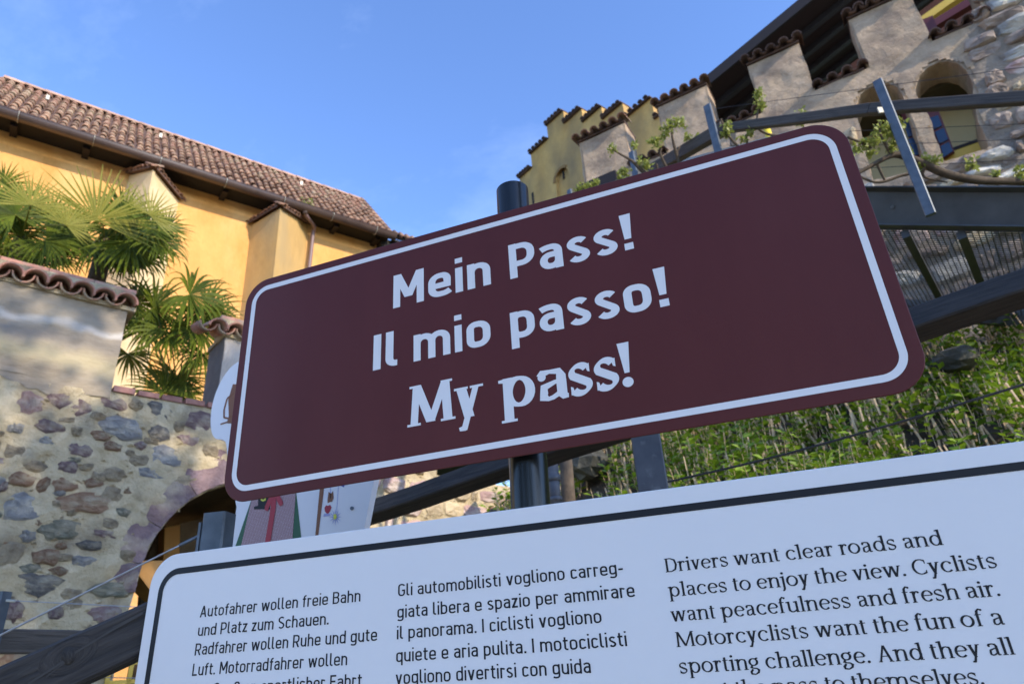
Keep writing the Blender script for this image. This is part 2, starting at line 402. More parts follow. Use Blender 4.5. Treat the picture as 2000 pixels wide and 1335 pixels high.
def stroke(pts, A, B=None, tilt=0.0):
    """quads along a path; A = half width of upright strokes, B = of level ones"""
    B = A if B is None else B
    P = [Vector(p) for p in pts]; m = len(P); L = []
    closed = (P[0] - P[-1]).length < 1e-3
    for i in range(m):
        if closed and i in (0, m - 1): t = (P[1] - P[0]).normalized() + (P[-1] - P[-2]).normalized(); s1 = (P[1] - P[0]).normalized()
        elif i == 0: t = P[1] - P[0]; s1 = t.normalized()
        elif i == m - 1: t = P[-1] - P[-2]; s1 = t.normalized()
        else:
            t = (P[i + 1] - P[i]).normalized() + (P[i] - P[i - 1]).normalized(); s1 = (P[i] - P[i - 1]).normalized()
        t.normalize(); nrm = Vector((-t.y, t.x))
        k = 1 / max(0.5, t.dot(s1))
        c, s = math.cos(tilt), math.sin(tilt); rx, ry = nrm.x * c - nrm.y * s, nrm.x * s + nrm.y * c
        h = math.hypot(A * rx, B * ry) * k
        L.append((P[i] + nrm * h, P[i] - nrm * h))
    return [[tuple(L[i][0]), tuple(L[i + 1][0]), tuple(L[i + 1][1]), tuple(L[i][1])] for i in range(m - 1)]

def par(x0, y0, x1, y1, h): return [[(x0 - h, y0), (x0 + h, y0), (x1 + h, y1), (x1 - h, y1)]]
def rect(x0, y0, x1, y1): return [[(x0, y0), (x1, y0), (x1, y1), (x0, y1)]]
def disc(x, y, r, n=14): return [[(x + r * math.cos(2 * math.pi * k / n), y + r * math.sin(2 * math.pi * k / n)) for k in range(n)]]
def ell(cx, cy, rx, ry, a0=0, a1=360, n=26):
    return [(cx + rx * math.cos(math.radians(a0 + (a1 - a0) * k / n)), cy + ry * math.sin(math.radians(a0 + (a1 - a0) * k / n))) for k in range(n + 1)]

C_, X_, D_ = 100.0, 73.0, -24.0
def din(ch, w):
    """DIN style letters: (list of polygons, advance width)"""
    h = w / 2; X, C, D = X_, C_, D_; b = w > 15; e = (w - 13) * 0.75
    sb = 9 if not b else 7.5
    def S(p): return stroke(p, h, h * .88)
    if ch == ' ': return [], 29 + e
    if ch == '.': return rect(0, 0, w * 1.12, w * 1.12), w * 1.12 + sb
    if ch == ',': return rect(0, 0, w, w), w + sb
    if ch == '-': return rect(0, X / 2 - h, 32, X / 2 + h), 32 + sb
    if ch == '!':
        return [[(0.5, C), (w + 7, C), (w + 2, 30), (5.5, 30)]] + rect(3.2, 0, w + 4.3, w * 1.02), w + 7 + sb
    W = {'a': 49, 'b': 52, 'c': 46, 'd': 52, 'e': 52, 'f': 33, 'g': 52, 'h': 51, 'i': w, 'j': w, 'k': 50, 'l': 25, 'm': 84, 'n': 51, 'o': 53, 'p': 52, 'q': 52, 'r': 34, 's': 46,
         't': 34, 'u': 51, 'v': 52, 'w': 78, 'y': 52, 'z': 44, 'A': 66, 'B': 58, 'F': 50, 'G': 58, 'I': w, 'L': 48, 'M': 74, 'P': 57, 'R': 59, 'S': 56, 'ß': 54}[ch]
    W = W + (e * 1.1 if W > 30 else e * .6 if ch not in 'iIj' else 0)
    if ch == 'm': W += e * 1.0
    st = rect(0, 0, w, X)
    r = 25
    if ch == 'n': g = st + S(rpath([(h, X * .45), (h, X - h), (W - h, X - h), (W - h, 0)], r))
    elif ch == 'h': g = rect(0, 0, w, C) + S(rpath([(h, X * .45), (h, X - h), (W - h, X - h), (W - h, 0)], r))
    elif ch == 'm':
        g = st + S(rpath([(h, X * .45), (h, X - h), (W / 2, X - h), (W / 2, 0)], r - 4)) + S(rpath([(W / 2, X * .45), (W / 2, X - h), (W - h, X - h), (W - h, 0)], r - 4))
    elif ch == 'u': g = rect(W - w, 0, W, X) + S(rpath([(W - h, X * .55), (W - h, h), (h, h), (h, X)], r))
    elif ch == 'r': g = st + S(rpath([(h, X * .45), (h, X - h), (W - 9, X - h, 10), (W - 1, X - h - 5)], r))
    elif ch == 'o': g = S(rpath([(h, X / 2), (h, X - h), (W - h, X - h), (W - h, h), (h, h)], r + 3, True))
    elif ch == 'e': g = S(rpath([(h, X * .47, 0), (W - h, X * .47, 0), (W - h, X - h), (h, X - h), (h, h), (W - 10, h, 18), (W - 2, 15)], r + 1))
    elif ch == 'c': g = S(rpath([(W - 3, X - 15), (W - 11, X - h, 13), (h, X - h), (h, h), (W - 11, h, 13), (W - 3, 15)], r + 1))
    elif ch == 'a':
        g = S(rpath([(4, X - 14), (13, X - h, 12), (W - h, X - h), (W - h, 0)], r)) + \
            S(rpath([(W - h, X * .57, 0), (h, X * .57), (h, h), (W - h, h), (W - h, X * .42)], 22))
    elif ch == 's':
        rx = W / 2 - h * 1.0; ry = X * .26 - h * .80
        g = S(ell(W / 2, X - h * .9 - ry, rx * .97, ry, 26, 222, 16) + ell(W / 2, h * .9 + ry, rx, ry, 42, -156, 16))
    elif ch == 'i': g = st + rect(0, C - w * .78 + 1, w, C + 2)
    elif ch == 'j': g = st
    elif ch == 'l': g = S(rpath([(h, C), (h, h), (W, h)], 14))
    elif ch == 't': g = S(rpath([(h + 7, X + 19), (h + 7, h), (W, h)], 14)) + rect(0, X - w * .9, W, X)
    elif ch == 'f': g = S(rpath([(W, C - h), (h + 8, C - h), (h + 8, 0)], 15)) + rect(0, X - w * .9, W - 2, X)
    elif ch in 'bp':
        g = (rect(0, 0, w, C) if ch == 'b' else rect(0, D, w, X)) + S(rpath([(h, X / 2), (h, X - h), (W - h, X - h), (W - h, h), (h, h)], r + 1, True))
    elif ch in 'dq':
        g = (rect(W - w, 0, W, C) if ch == 'd' else rect(W - w, D, W, X)) + S(rpath([(h, X / 2), (h, X - h), (W - h, X - h), (W - h, h), (h, h)], r + 1, True))
    elif ch == 'g':
        g = S(rpath([(W - h, X), (W - h, D + h), (12, D + h, 12), (4, D + 12)], r)) + S(rpath([(h, X / 2), (h, X - h), (W - h, X - h), (W - h, h + 3), (h, h + 3)], r + 1, True))
    elif ch == 'v': g = par(W / 2, 0, h * 1.05, X, h * 1.12) + par(W / 2, 0, W - h * 1.05, X, h * 1.12)
    elif ch == 'y': g = par(W / 2, 0, h * 1.05, X, h * 1.12) + par(W / 2 - 9, D, W - h * 1.05, X, h * 1.12) 
    elif ch == 'w':
        q = W * .27; g = par(q, 0, h, X, h * 1.08) + par(q, 0, W / 2, X * .97, h * 1.04) + par(W - q, 0, W / 2, X * .97, h * 1.04) + par(W - q, 0, W - h, X, h * 1.08)
    elif ch == 'z': g = rect(1, X - w, W, X) + rect(0, 0, W, w) + par(h * 1.3, w * .5, W - h * 1.3, X - w * .5, h * 1.3)
    elif ch == 'k': g = rect(0, 0, w, C) + par(W - h * 1.2, 0, h * 2.4, X * .58, h * 1.15) + par(h * 1.2, X * .35, W - h * 1.6, X, h * 1.15)
    elif ch == 'A': g = par(h * 1.08, 0, W / 2, C, h * 1.1) + par(W - h * 1.08, 0, W / 2, C, h * 1.1) + rect(13, 24, W - 13, 24 + w)
    elif ch == 'I': g = rect(0, 0, w, C)
    elif ch == 'L': g = rect(0, 0, w, C) + rect(w * .5, 0, W, w)
    elif ch == 'F': g = rect(0, 0, w, C) + rect(w * .5, C - w, W, C) + rect(w * .5, 45, W - 5, 45 + w)
    elif ch == 'M': g = rect(0, 0, w, C) + rect(W - w, 0, W, C) + par(W / 2, 26, w * .55, C, h * 1.1) + par(W / 2, 26, W - w * .55, C, h * 1.1)
    elif ch == 'P': g = rect(0, 0, w, C) + S(rpath([(h, C - h), (W - h, C - h), (W - h, 40), (h, 40)], 22))
    elif ch == 'R': g = rect(0, 0, w, C) + S(rpath([(h, C - h), (W - h - 1, C - h), (W - h - 1, 43), (h, 43)], 20)) + par(W - h * 1.2, 0, W * .5, 45, h * 1.15)
    elif ch == 'B': g = rect(0, 0, w, C) + S(rpath([(h, C - h), (W - h - 2, C - h), (W - h - 2, 53), (h, 53)], 18)) + S(rpath([(h, 53), (W - h, 53), (W - h, h), (h, h)], 20))
    elif ch == 'S': g = S(ell(W / 2, C * .74 - h * .1, W / 2 - h, C * .26 - h * .8, 36, 222, 16) + ell(W / 2, C * .26 + h * .1, W / 2 - h, C * .26 - h * .8, 42, -146, 16))
    elif ch == 'G': g = S(rpath([(W - 5, C - 17), (W - 14, C - h, 16), (h, C - h), (h, h), (W - h, h), (W - h, 46, 0), (W * .55, 46)], 23))
    elif ch == 'ß': g = S(rpath([(h, 0), (h, C - h), (W - h - 4, C - h), (W - h - 4, 56), (W * .5, 54, 4), (W - h, 48), (W - h, h), (W * .42, h)], 15))
    else: g = rect(0, 0, W, X)
    return g, W + sb

def serif(ch, A, B, bold=False):
    """old-style serif letters: A, B half widths of upright and level strokes"""
    X, C, D = 72.0, 100.0, -32.0; T = B * (1.25 if bold else 1.5); w = 2 * A; ex = A * 1.0 + (6 if not bold else 7)
    sb = 7 if not bold else 4
    def ft(x, y=0, l=None, r=None): return rect(x - (ex if l is None else l), y, x + (ex if r is None else r), y + T)
    def flag(x, y): return [[(x - A - 10, y - 9), (x - A - 10, y - 9 + T * 1.2), (x + A * .3, y), (x + A * .3, y - T * 2.2)]]
    def St(x, y0, y1): return rect(x - A, y0, x + A, y1)
    def K(p, t=0.25): return stroke(p, A, B, t)
    s0 = ex
    if ch == ' ': return [], 26
    if ch == '.': return disc(A + 1, A * 1.1, A * 1.25), 2 * A + sb + 5
    if ch == '!': return [[(0, C), (w * 1.15, C), (w * .85, 30), (w * .38, 30)]] + disc(w * .58, w * .42, w * .52, 22), w * 1.1 + sb
    bl = ell
    if ch == 'i' or ch == 'j':
        x = s0
        g = St(x, 0, X) + flag(x, X) + disc(x - .5, 92 if not bold else 90, A * 1.25)
        if ch == 'i': g += ft(x)
        else: g = rect(x - A, D * .3, x + A, X) + flag(x, X) + disc(x - .5, 92, A * 1.25) + K([(x, D * .2)] + ell(x - 14, D * .25, 14, 18, 0, -80, 10), 0)
        return g, x + ex + sb - 3
    if ch == 'l': x = s0; return St(x, 0, C + 4) + flag(x, C + 4) + ft(x), x + ex + sb - 3
    if ch in 'nmhr':
        x = s0; g = St(x, 0, C + 4 if ch == 'h' else X) + flag(x, C + 4 if ch == 'h' else X) + ft(x)
        if ch == 'r':
            g += K([(x, X * .62), (x + 5, X * .8), (x + 13, X * .93), (x + 21, X * .95), (x + 27, X * .90)], .1) + disc(x + 25, X * .87, A * .95); return g, x + 32 + sb - 4
        wd = 36 + A * (.8 if bold else 1.0)
        for k in range(2 if ch == 'm' else 1):
            xa, xb = x + wd * k, x + wd * (k + 1)
            g += K([(xa, X * .60), (xa + 4, X * .76), (xa + 13, X * .91), (xa + wd * .58, X - B * 1.2), (xb - 3, X * .88), (xb, X * .70), (xb, X * .5)], .1) + St(xb, 0, X * .55) + ft(xb)
        return g, x + wd * (2 if ch == 'm' else 1) + ex + sb - 3
    if ch == 'u':
        x = s0; wd = 37 + A
        return rect(x - A, X * .3, x + A, X) + flag(x, X) + K([(x, X * .35), (x + 1, 14), (x + 11, B + 1), (x + 22, 3), (x + wd - 5, 12), (x + wd, 20)], -.1) + St(x + wd, 0, X) + flag(x + wd, X) + rect(x + wd, 0, x + wd + ex, T), x + wd + ex + sb - 3
    if ch == 'o': rx = 25 + A * .3; return K(ell(rx + 3, X / 2, rx, X / 2 - B), .3), 2 * rx + 10 + sb * .4
    if ch == 'e':
        rx = 23 + A * .3; cx = rx + A
        return K(ell(cx, X / 2, rx, X / 2 - B, 8, 318, 30), .2) + rect(cx - rx + 1, X * .50, cx + rx - 1, X * .50 + 2 * B * .9), cx + rx + sb
    if ch == 'c':
        rx = 24 + A * .3; cx = rx + A
        return K(ell(cx, X / 2, rx, X / 2 - B, 42, 318, 28), .2) + disc(cx + rx * .68, X * .80, A * 1.0), cx + rx + sb - 3
    if ch in 'dq':
        rx = 23 + A * .2; cx = rx + A; x = cx + rx
        g = K(ell(cx + 1, X / 2 - .5, rx, X / 2 - B), .15)
        if ch == 'd': g += St(x, 0, C + 4) + flag(x, C + 4) + rect(x, 0, x + ex, T)
        return g, x + ex + sb - 2
    if ch in 'pb':
        x = s0; rx = 23 + A * .2; g = K(ell(x + rx, X / 2, rx, X / 2 - B), .15)
        if ch == 'p': g += St(x, D, X) + flag(x, X) + ft(x, D)
        else: g += St(x, 0, C + 4) + flag(x, C + 4)
        return g, x + 2 * rx + A + sb
    if ch == 'a':
        k = 1.0 if not bold else 1.22
        x = 40 * k + A * .5
        g = K([(8 * k, X * .80), (12 * k, X * .92), (24 * k, X - B), (x - 5, X * .91), (x, X * .74), (x, X * .5)], .1) + disc(10 * k, X * .79, A * .85) + St(x, 9, X * .6) + K([(x, 12), (x + 4, B + 1), (x + 13, 5)], 0)
        A2 = A * .82
        g += stroke([(x, X * .60), (x - 12 * k, X * .57), (13 * k, X * .46), (4 + A, X * .26), (8 + A * .5, 9), (18 * k + 2, B), (28 * k, B + 2), (x, 17)], A2, B, .0)
        return g, x + 13 + sb - 2
    if ch == 's':
        W = 41 + A * .9; rx = W / 2 - A * .72; ry = X * .262 - B * .9; cy = X * .735; cy2 = X * .268
        p = ell(W / 2, cy, rx * .94, ry, 28, 212, 16) + ell(W / 2, cy2, rx, ry, 32, -150, 16)
        return stroke(p, A * .84, B * .95, -.72) + [[(W - 9, X * .72), (W - 4, X * .69), (W - 4, X * .97), (W - 13, X * .93)]] + [[(4, X * .03), (13, X * .07), (9, X * .28), (4, X * .31)]], W + sb
    if ch == 't':
        x = s0 + 1; return rect(x - A, 12, x + A, X + 16) + rect(x - 13, X - T, x + 19, X) + K([(x, 16), (x + 2, 5), (x + 9, B), (x + 17, 5)], 0), x + 20 + sb - 2
    if ch == 'f':
        x = s0 + 1; return St(x, 0, C * .75) + ft(x) + rect(x - 13, X - T, x + 18, X) + K([(x, C * .70), (x + 2, C * .90), (x + 12, C + 3), (x + 23, C - 1)], .1) + disc(x + 23, C - 3, A * .95), x + 26 + sb - 5
    if ch in 'vwy':
        wd = 46 + A * (1 if not bold else 1.5); a, b = A * 1.02, B * 1.6
        def v(x): return par(x + wd * .5, 0, x + A + 3, X, a * 1.05) + par(x + wd * .5, 0, x + wd - A, X, b if not bold else b * 1.3)
        if ch == 'v': return v(0) + ft(A + 3, X - T, ex - 1, ex - 1) + ft(wd - A, X - T, ex - 3, ex - 3), wd + sb - 2
        if ch == 'w': return v(0) + v(wd * .74) + ft(A + 3, X - T, ex - 1, ex - 1) + ft(wd * .74 + A, X - T, ex - 2, ex - 2) + ft(wd * 1.74 - A, X - T, ex - 3, ex - 3), wd * 1.74 + sb - 2
        return par(wd * .5 + 1, -2, A + 3, X, a * 1.1) + par(wd * .30, D, wd - A - 1, X, b * (1.15 if not bold else 1.0)) + ft(A + 3, X - T, ex - 1, ex - 1) + ft(wd - A, X - T, ex - 2, ex - 2) + ([[(wd * .30 - 10, D), (wd * .30 + 4, D - 1), (wd * .30 + 6, D + 14), (wd * .30 - 12, D + 8)]]), wd + sb - 2
    if ch == 'g':
        rx = 21; cx = 25
        g = K(ell(cx, X * .66, rx, X * .34 - B), .1) + K([(cx - 10, X * .34), (cx - 15, X * .20), (cx - 6, 9), (cx + 14, 6), (cx + 24, -4), (cx + 20, -19), (cx + 2, D + 2), (cx - 18, D + 6), (cx - 20, -14), (cx - 8, 2)], 0)
        return g + K([(cx + 14, X * .90), (cx + 20, X * .99), (cx + 27, X * .97)], 0), 52 + sb
    if ch == 'D':
        x = s0; return St(x, 0, C) + ft(x, 0, ex, 4) + ft(x, C - T, ex, 4) + K([(x, C - B), (x + 26, C - B), (x + 50, C * .84), (x + 58, C * .5), (x + 50, C * .16), (x + 26, B), (x, B)], 0), x + 62 + sb
    if ch == 'C':
        return K(ell(42, C / 2, 38, C / 2 - B, 48, 312, 30), .15) + rect(64, C * .68, 64 + T, C * .93) + rect(64, C * .10, 64 + T, C * .27), 72 + sb
    if ch == 'M':
        x = s0 + 1; W = 88 if not bold else 84
        a = 6 if bold else 3
        g = par(x, 0, x + a, C, B * (1.7 if not bold else 2.0)) + par(x + W / 2, 4, x + a, C, A * 1.05) + par(x + W / 2, 4, x + W - a, C, B * (1.6 if not bold else 2.0)) + par(x + W, 0, x + W - a, C, A)
        g += ft(x, 0, ex - 1, ex - 1) + ft(x + W, 0) + ft(x + a - 3, C - T, ex - 3, 3) + ft(x + W - a + 3, C - T, 3, ex - 3)
        return g, x + W + ex + sb - 3
    if ch == 'A':
        W = 74; return par(9, 0, W / 2, C, B * 1.6) + par(W - 9, 0, W / 2, C, A) + rect(18, 32, W - 18, 32 + T) + ft(9, 0, ex - 3, ex - 3) + ft(W - 9, 0, ex - 1, ex - 1), W + sb
    return rect(0, 0, 40, X), 46

GC = {}
def glyph(style, ch):
    k = (style, ch)
    if k in GC: return GC[k]
    if style == 'din': g, a = din(ch, 13.0)
    elif style == 'dinb': g, a = din(ch, 18.0); a += 3.5
    elif style == 'serif': g, a = serif(ch, 6.6, 3.3)
    else: g, a = serif(ch, 10.8, 4.6, True)
    if not g: GC[k] = ([], [], a); return GC[k]
    pts = []; faces = []
    for poly in g:
        for tri_ in ([poly] if len(poly) > 4 else [[poly[0], poly[1], poly[2]], [poly[0], poly[2], poly[3]]]):
            if abs(area2(tri_)) < 1e-3: continue
            if area2(tri_) < 0: tri_ = tri_[::-1]
            b = len(pts); pts += [Vector((p[0], p[1])) for p in tri_]; faces.append(list(range(b, len(pts))))
    vo, eo, fo, ov, oe, of = delaunay_2d_cdt(pts, [], faces, 0, 1e-3)
    tri = [tuple(f) for f, o in zip(fo, of) if len(o)]
    GC[k] = ([tuple(v) for v in vo], tri, a)
    return GC[k]

def text_mesh(text, style, x0, x1, base, cap, y, track=0.0):
    """letters between x0 and x1 on a level baseline, in the local x-z plane; height from cap"""
    runs = []; x = 0.0
    for ch in text:
        v, f, a = glyph(style, ch); runs.append((x, v, f)); x += a + track
    hi = max(xx + max(p[0] for p in v) for xx, v, f in runs if v); lo = min(xx + min(p[0] for p in v) for xx, v, f in runs if v)
    sx = (x1 - x0) / (hi - lo); sy = cap / 100.0; mb = MB()
    for xx, v, f in runs:
        if v:
            ff = [q if area2([v[i] for i in q]) > 0 else q[::-1] for q in f]
            mb.add([(x0 + (xx + p[0] - lo) * sx, y, base + p[1] * sy) for p in v], ff)
    return mb

def rrect(x0, x1, z0, z1, r, n=10):
    out = []
    for cx, cz, a in ((x1 - r, z1 - r, 0), (x0 + r, z1 - r, 90), (x0 + r, z0 + r, 180), (x1 - r, z0 + r, 270)):
        for k in range(n + 1):
            t = math.radians(a + 90 * k / n); out.append((cx + r * math.cos(t), cz + r * math.sin(t)))
    return out

def ring(outer, inner, y):
    n = len(outer); v = [(p[0], y, p[1]) for p in outer] + [(p[0], y, p[1]) for p in inner]
    return MB().add(v, [(i, (i + 1) % n, n + (i + 1) % n, n + i) for i in range(n)])

# ================================================================= SETTING: ground
def terrain():
    me = MB().add([(-400, -400, GROUND), (400, -400, GROUND), (400, 400, GROUND), (-400, 400, GROUND)], [(0, 1, 2, 3)])
    tag(me.local('ground', M['grass']), kind='structure')
    tag(MB().add([(-40, -60, GROUND + .004), (60, -60, GROUND + .004), (60, 1.0, GROUND + .004), (-3.5, 3.4, GROUND + .004), (-9, -4, GROUND + .004), (-40, -20, GROUND + .004)], [(0, 1, 2, 3, 4, 5)]).local('path', M['gravel']), kind='structure')  # path widened into an unseen gravel yard that bounces warm light forward
terrain()

# ================================================================= LEFT: stone wall with arch
def stone_mesh(seed, n=11, matn='grey', elong=1.0, bulge=0.5):
    r = random.Random(seed); ang = sorted((k + r.uniform(-.3, .3)) / n * 2 * math.pi for k in range(n))
    sq = r.uniform(0.6, 0.95)
    base = []
    for a in ang:
        c, s = math.cos(a), math.sin(a); q = (abs(c) ** (2 / sq) + abs(s) ** (2 / sq)) ** (-sq / 2) if sq else 1
        rr = r.uniform(.74, 1.1) / max(.75, (abs(c) ** 3 + abs(s) ** 3) ** (1 / 3)); base.append((c * rr * .5, s * rr * .5))
    v = []
    for sc, y in ((1.0, .3), (.95, -.2 * bulge), (.80, -.62 * bulge), (.42, -.8 * bulge)):
        for (x, z) in base: v.append((x * sc * r.uniform(.92, 1.07), y + r.uniform(-.14, .14) * (y < 0), z * sc * r.uniform(.92, 1.07)))
    v.append((0, -.8 * bulge, 0)); f = []
    for k in range(3):
        for i in range(n): j = (i + 1) % n; f.append((k * n + i, k * n + j, (k + 1) * n + j, (k + 1) * n + i))
    f += [(3 * n + i, 3 * n + (i + 1) % n, 4 * n) for i in range(n)]
    return mesh('stone', v, f, STONE[matn], True)

STONES = {}
def put_stone(root, u, z, su, sz, kind, rot=0.0, depth=0.07, y=0.0):
    k = (kind, rnd.randrange(9))
    if k not in STONES: STONES[k] = stone_mesh(hash(k[1]) * 13 + len(kind) * 7, matn=kind, n=12 + k[1] % 4)
    return loc_obj('stone', STONES[k], root, (u, y, z), (0, -rot, 0), (su, depth, sz))

def in_poly(x, y, P):
    c = False; n = len(P)
    for i in range(n):
        x1, y1 = P[i]; x2, y2 = P[(i + 1) % n]
        if (y1 > y) != (y2 > y) and x < (x2 - x1) * (y - y1) / (y2 - y1) + x1: c = not c
    return c

def fill_stones(root, region, sizes, kinds, taken, seed, gap=0.02, y=0.0, holes=(), depth=.07, tries=2500, limit=200):
    r = random.Random(seed); xs = [p[0] for p in region]; zs = [p[1] for p in region]; cnt = 0
    for t in range(tries):
        k = 1 - 0.6 * t / tries
        su = r.uniform(*sizes) * k; sz = su * r.uniform(.45, .8)
        u = r.uniform(min(xs), max(xs)); z = r.uniform(min(zs), max(zs))
        if not in_poly(u, z, region) or any(in_poly(u + a * su * .5, z + b * sz * .5, h) for h in holes for a, b in ((0, 0), (1, 0), (-1, 0), (0, 1), (0, -1))): continue
        if any(((u - a) / ((su + b) / 2 + gap)) ** 2 + ((z - c) / ((sz + d) / 2 + gap)) ** 2 < .86 for a, c, b, d in taken): continue
        taken.append((u, z, su, sz)); put_stone(root, u, z, su, sz, r.choice(kinds), r.uniform(-.2, .2), depth, y); cnt += 1
        if cnt >= limit: break

def barrel_tile(r0, r1, length, seg=7, th=0.018, matx=None, flip=False):
    """half round tile; its low end at y=0, running to y=length; flip = channel tile"""
    mb = MB(); v = []
    for yy, rr in ((0, r0), (length, r1)):
        for t in (0, th):
            for k in range(seg + 1):
                a = math.pi * k / seg; z = math.sin(a) * (rr - t)
                v.append((math.cos(a) * (rr - t), yy, -z if flip else z))
    n = seg + 1; f = []
    for k in range(seg):
        f.append((k, k + 1, 2 * n + k + 1, 2 * n + k)); f.append((n + k + 1, n + k, 3 * n + k, 3 * n + k + 1)); f.append((k + 1, k, n + k, n + k + 1))
        f.append((2 * n + k, 2 * n + k + 1, 3 * n + k + 1, 3 * n + k))
    for k in (0, seg): f.append((k, n + k, 3 * n + k, 2 * n + k))
    me = mesh('tile', v, f, matx or M['tile'])
    me.polygons.foreach_set('use_smooth', [i % 4 in (0, 1) and i < seg * 4 for i in range(len(me.polygons))])
    return me

def rubble(root, region, rowh, wid, kinds, seed, y=0.0, depth=.09, gap=.022, skip=(), limit=200, taken=()):
    """rough coursed stones that nearly fill a region; every stone is its own block"""
    r = random.Random(seed); xs = [p[0] for p in region]; zs = [p[1] for p in region]; z = min(zs); cnt = 0
    while z < max(zs):
        h = r.uniform(*rowh); u = min(xs) - r.uniform(0, .3)
        while u < max(xs):
            wd = r.uniform(*wid) * (.6 if r.random() < .25 else 1); hh = h * r.uniform(.72, 1.12); cu, cz = u + wd / 2, z + h / 2 + r.uniform(-.04, .04)
            ok = in_poly(cu, cz, region) and not any(in_poly(cu + a * wd * .45, cz + b * hh * .45, q) for q in skip for a in (-1, 0, 1) for b in (-1, 0, 1))
            ok = ok and not any(((cu - a) / ((wd + b) / 2)) ** 2 + ((cz - c) / ((hh + d) / 2)) ** 2 < .8 for a, c, b, d in taken)
            if ok and cnt < limit:
                n = 12; bw, bh = wd / 2 - gap, hh / 2 - gap; ring_ = []
                for k in range(n):
                    a = 2 * math.pi * (k + r.uniform(-.3, .3)) / n; c, s_ = math.cos(a), math.sin(a); q = 1 / max(abs(c), abs(s_)) * r.uniform(.88, 1.10)
                    q = min(q, 1.3); ring_.append((c * q * bw, s_ * q * bh))
                v = []
                pr = depth * r.uniform(.5, 1.2); tu, tv = r.uniform(-.35, .35) * pr, r.uniform(-.35, .35) * pr
                for sc, yy in ((1.0, .03), (.96, -pr * .45), (.82, -pr * .85), (.45, -pr)):
                    v += [(x * sc * r.uniform(.95, 1.05), yy + (tu * x / bw + tv * zz / bh if yy < 0 else 0) + r.uniform(-.012, .012), zz * sc * r.uniform(.95, 1.05)) for x, zz in ring_]
                v.append((0, -pr * r.uniform(.85, 1.1), 0)); f = [(k3 * n + i, k3 * n + (i + 1) % n, (k3 + 1) * n + (i + 1) % n, (k3 + 1) * n + i) for k3 in range(3) for i in range(n)] + [(3 * n + i, 3 * n + (i + 1) % n, 4 * n) for i in range(n)]
                me = mesh('stone', v, f, BLOCK[r.choice(kinds)], False)
                loc_obj('stone', me, root, (cu, y, cz), (0, r.uniform(-.12, .12), 0)); cnt += 1
            u += wd
        z += h

W = Facade(0, 560, 7.5, 28.3)
WR = W.root('ruined_wall')
tag(WR, 'old rubble stone wall with grey plastered merlons and a dark archway', 'wall')
uM1 = W.uz(250, 600)[0]; zC = 3.66; zP = 2.74; uM2 = W.uz(436, 680)[0]
arch_c, arch_r = (2.78, 0.87), 1.11
arch = [(arch_c[0] - arch_r - .12, GROUND + .01), (arch_c[0] - arch_r - .05, .5)] + [(arch_c[0] + arch_r * math.cos(math.radians(a)), arch_c[1] + arch_r * math.sin(math.radians(a))) for a in range(180, -1, -12)] + [(arch_c[0] + arch_r + .05, .5), (arch_c[0] + arch_r + .12, GROUND + .01)]
body = [(-3.5, GROUND), arch[0], *arch[1:], (8.2, GROUND), (8.2, zP - .45), (5.2, zP - .4), (5.2, zP), (-3.5, zP)]
plate(body, [], 0.0, .14).local('masonry', M['mortar'], WR)
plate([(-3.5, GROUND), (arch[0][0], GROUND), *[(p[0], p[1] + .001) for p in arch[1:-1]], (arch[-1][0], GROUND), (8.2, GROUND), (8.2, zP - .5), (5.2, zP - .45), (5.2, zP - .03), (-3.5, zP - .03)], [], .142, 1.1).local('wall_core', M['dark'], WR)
def plaster_block(u0, u1, z0, z1, nm='plaster_merlon'):
    nu, nz = 60, 16; r = random.Random(int(u0 * 10)); v = []; f = []
    for j in range(nz + 1):
        for i in range(nu + 1):
            u = u0 + (u1 - u0) * i / nu; z = z0 + (z1 - z0) * j / nz
            if j == 0: z += -.03 + .09 * noise.noise(Vector((u * 2.3, .3, 0))) + .05 * noise.noise(Vector((u * 9, 2.3, 0)))
            v.append((u, -.020 - .014 * min(1, j / 4) + .012 * math.sin(u * 4 + j * .7) + r.uniform(-.004, .004), z))
    for j in range(nz):
        for i in range(nu): a = j * (nu + 1) + i; f.append((a, a + 1, a + nu + 2, a + nu + 1))
    mb = MB().add(v, f); mb.box(u0, u1, -.02, .5, z0 + .08, z1); 
    return mb
plw = mat('stained_grey_plaster', (0.26, 0.215, 0.155), (0.40, 0.335, 0.24), rough=0.95, scale=1.6, bump=0.012, bscale=16, c3=(0.19, 0.175, 0.155), s3=1.1, p3=(0.42, 0.75), stretch=(.6, 1, 1.6))
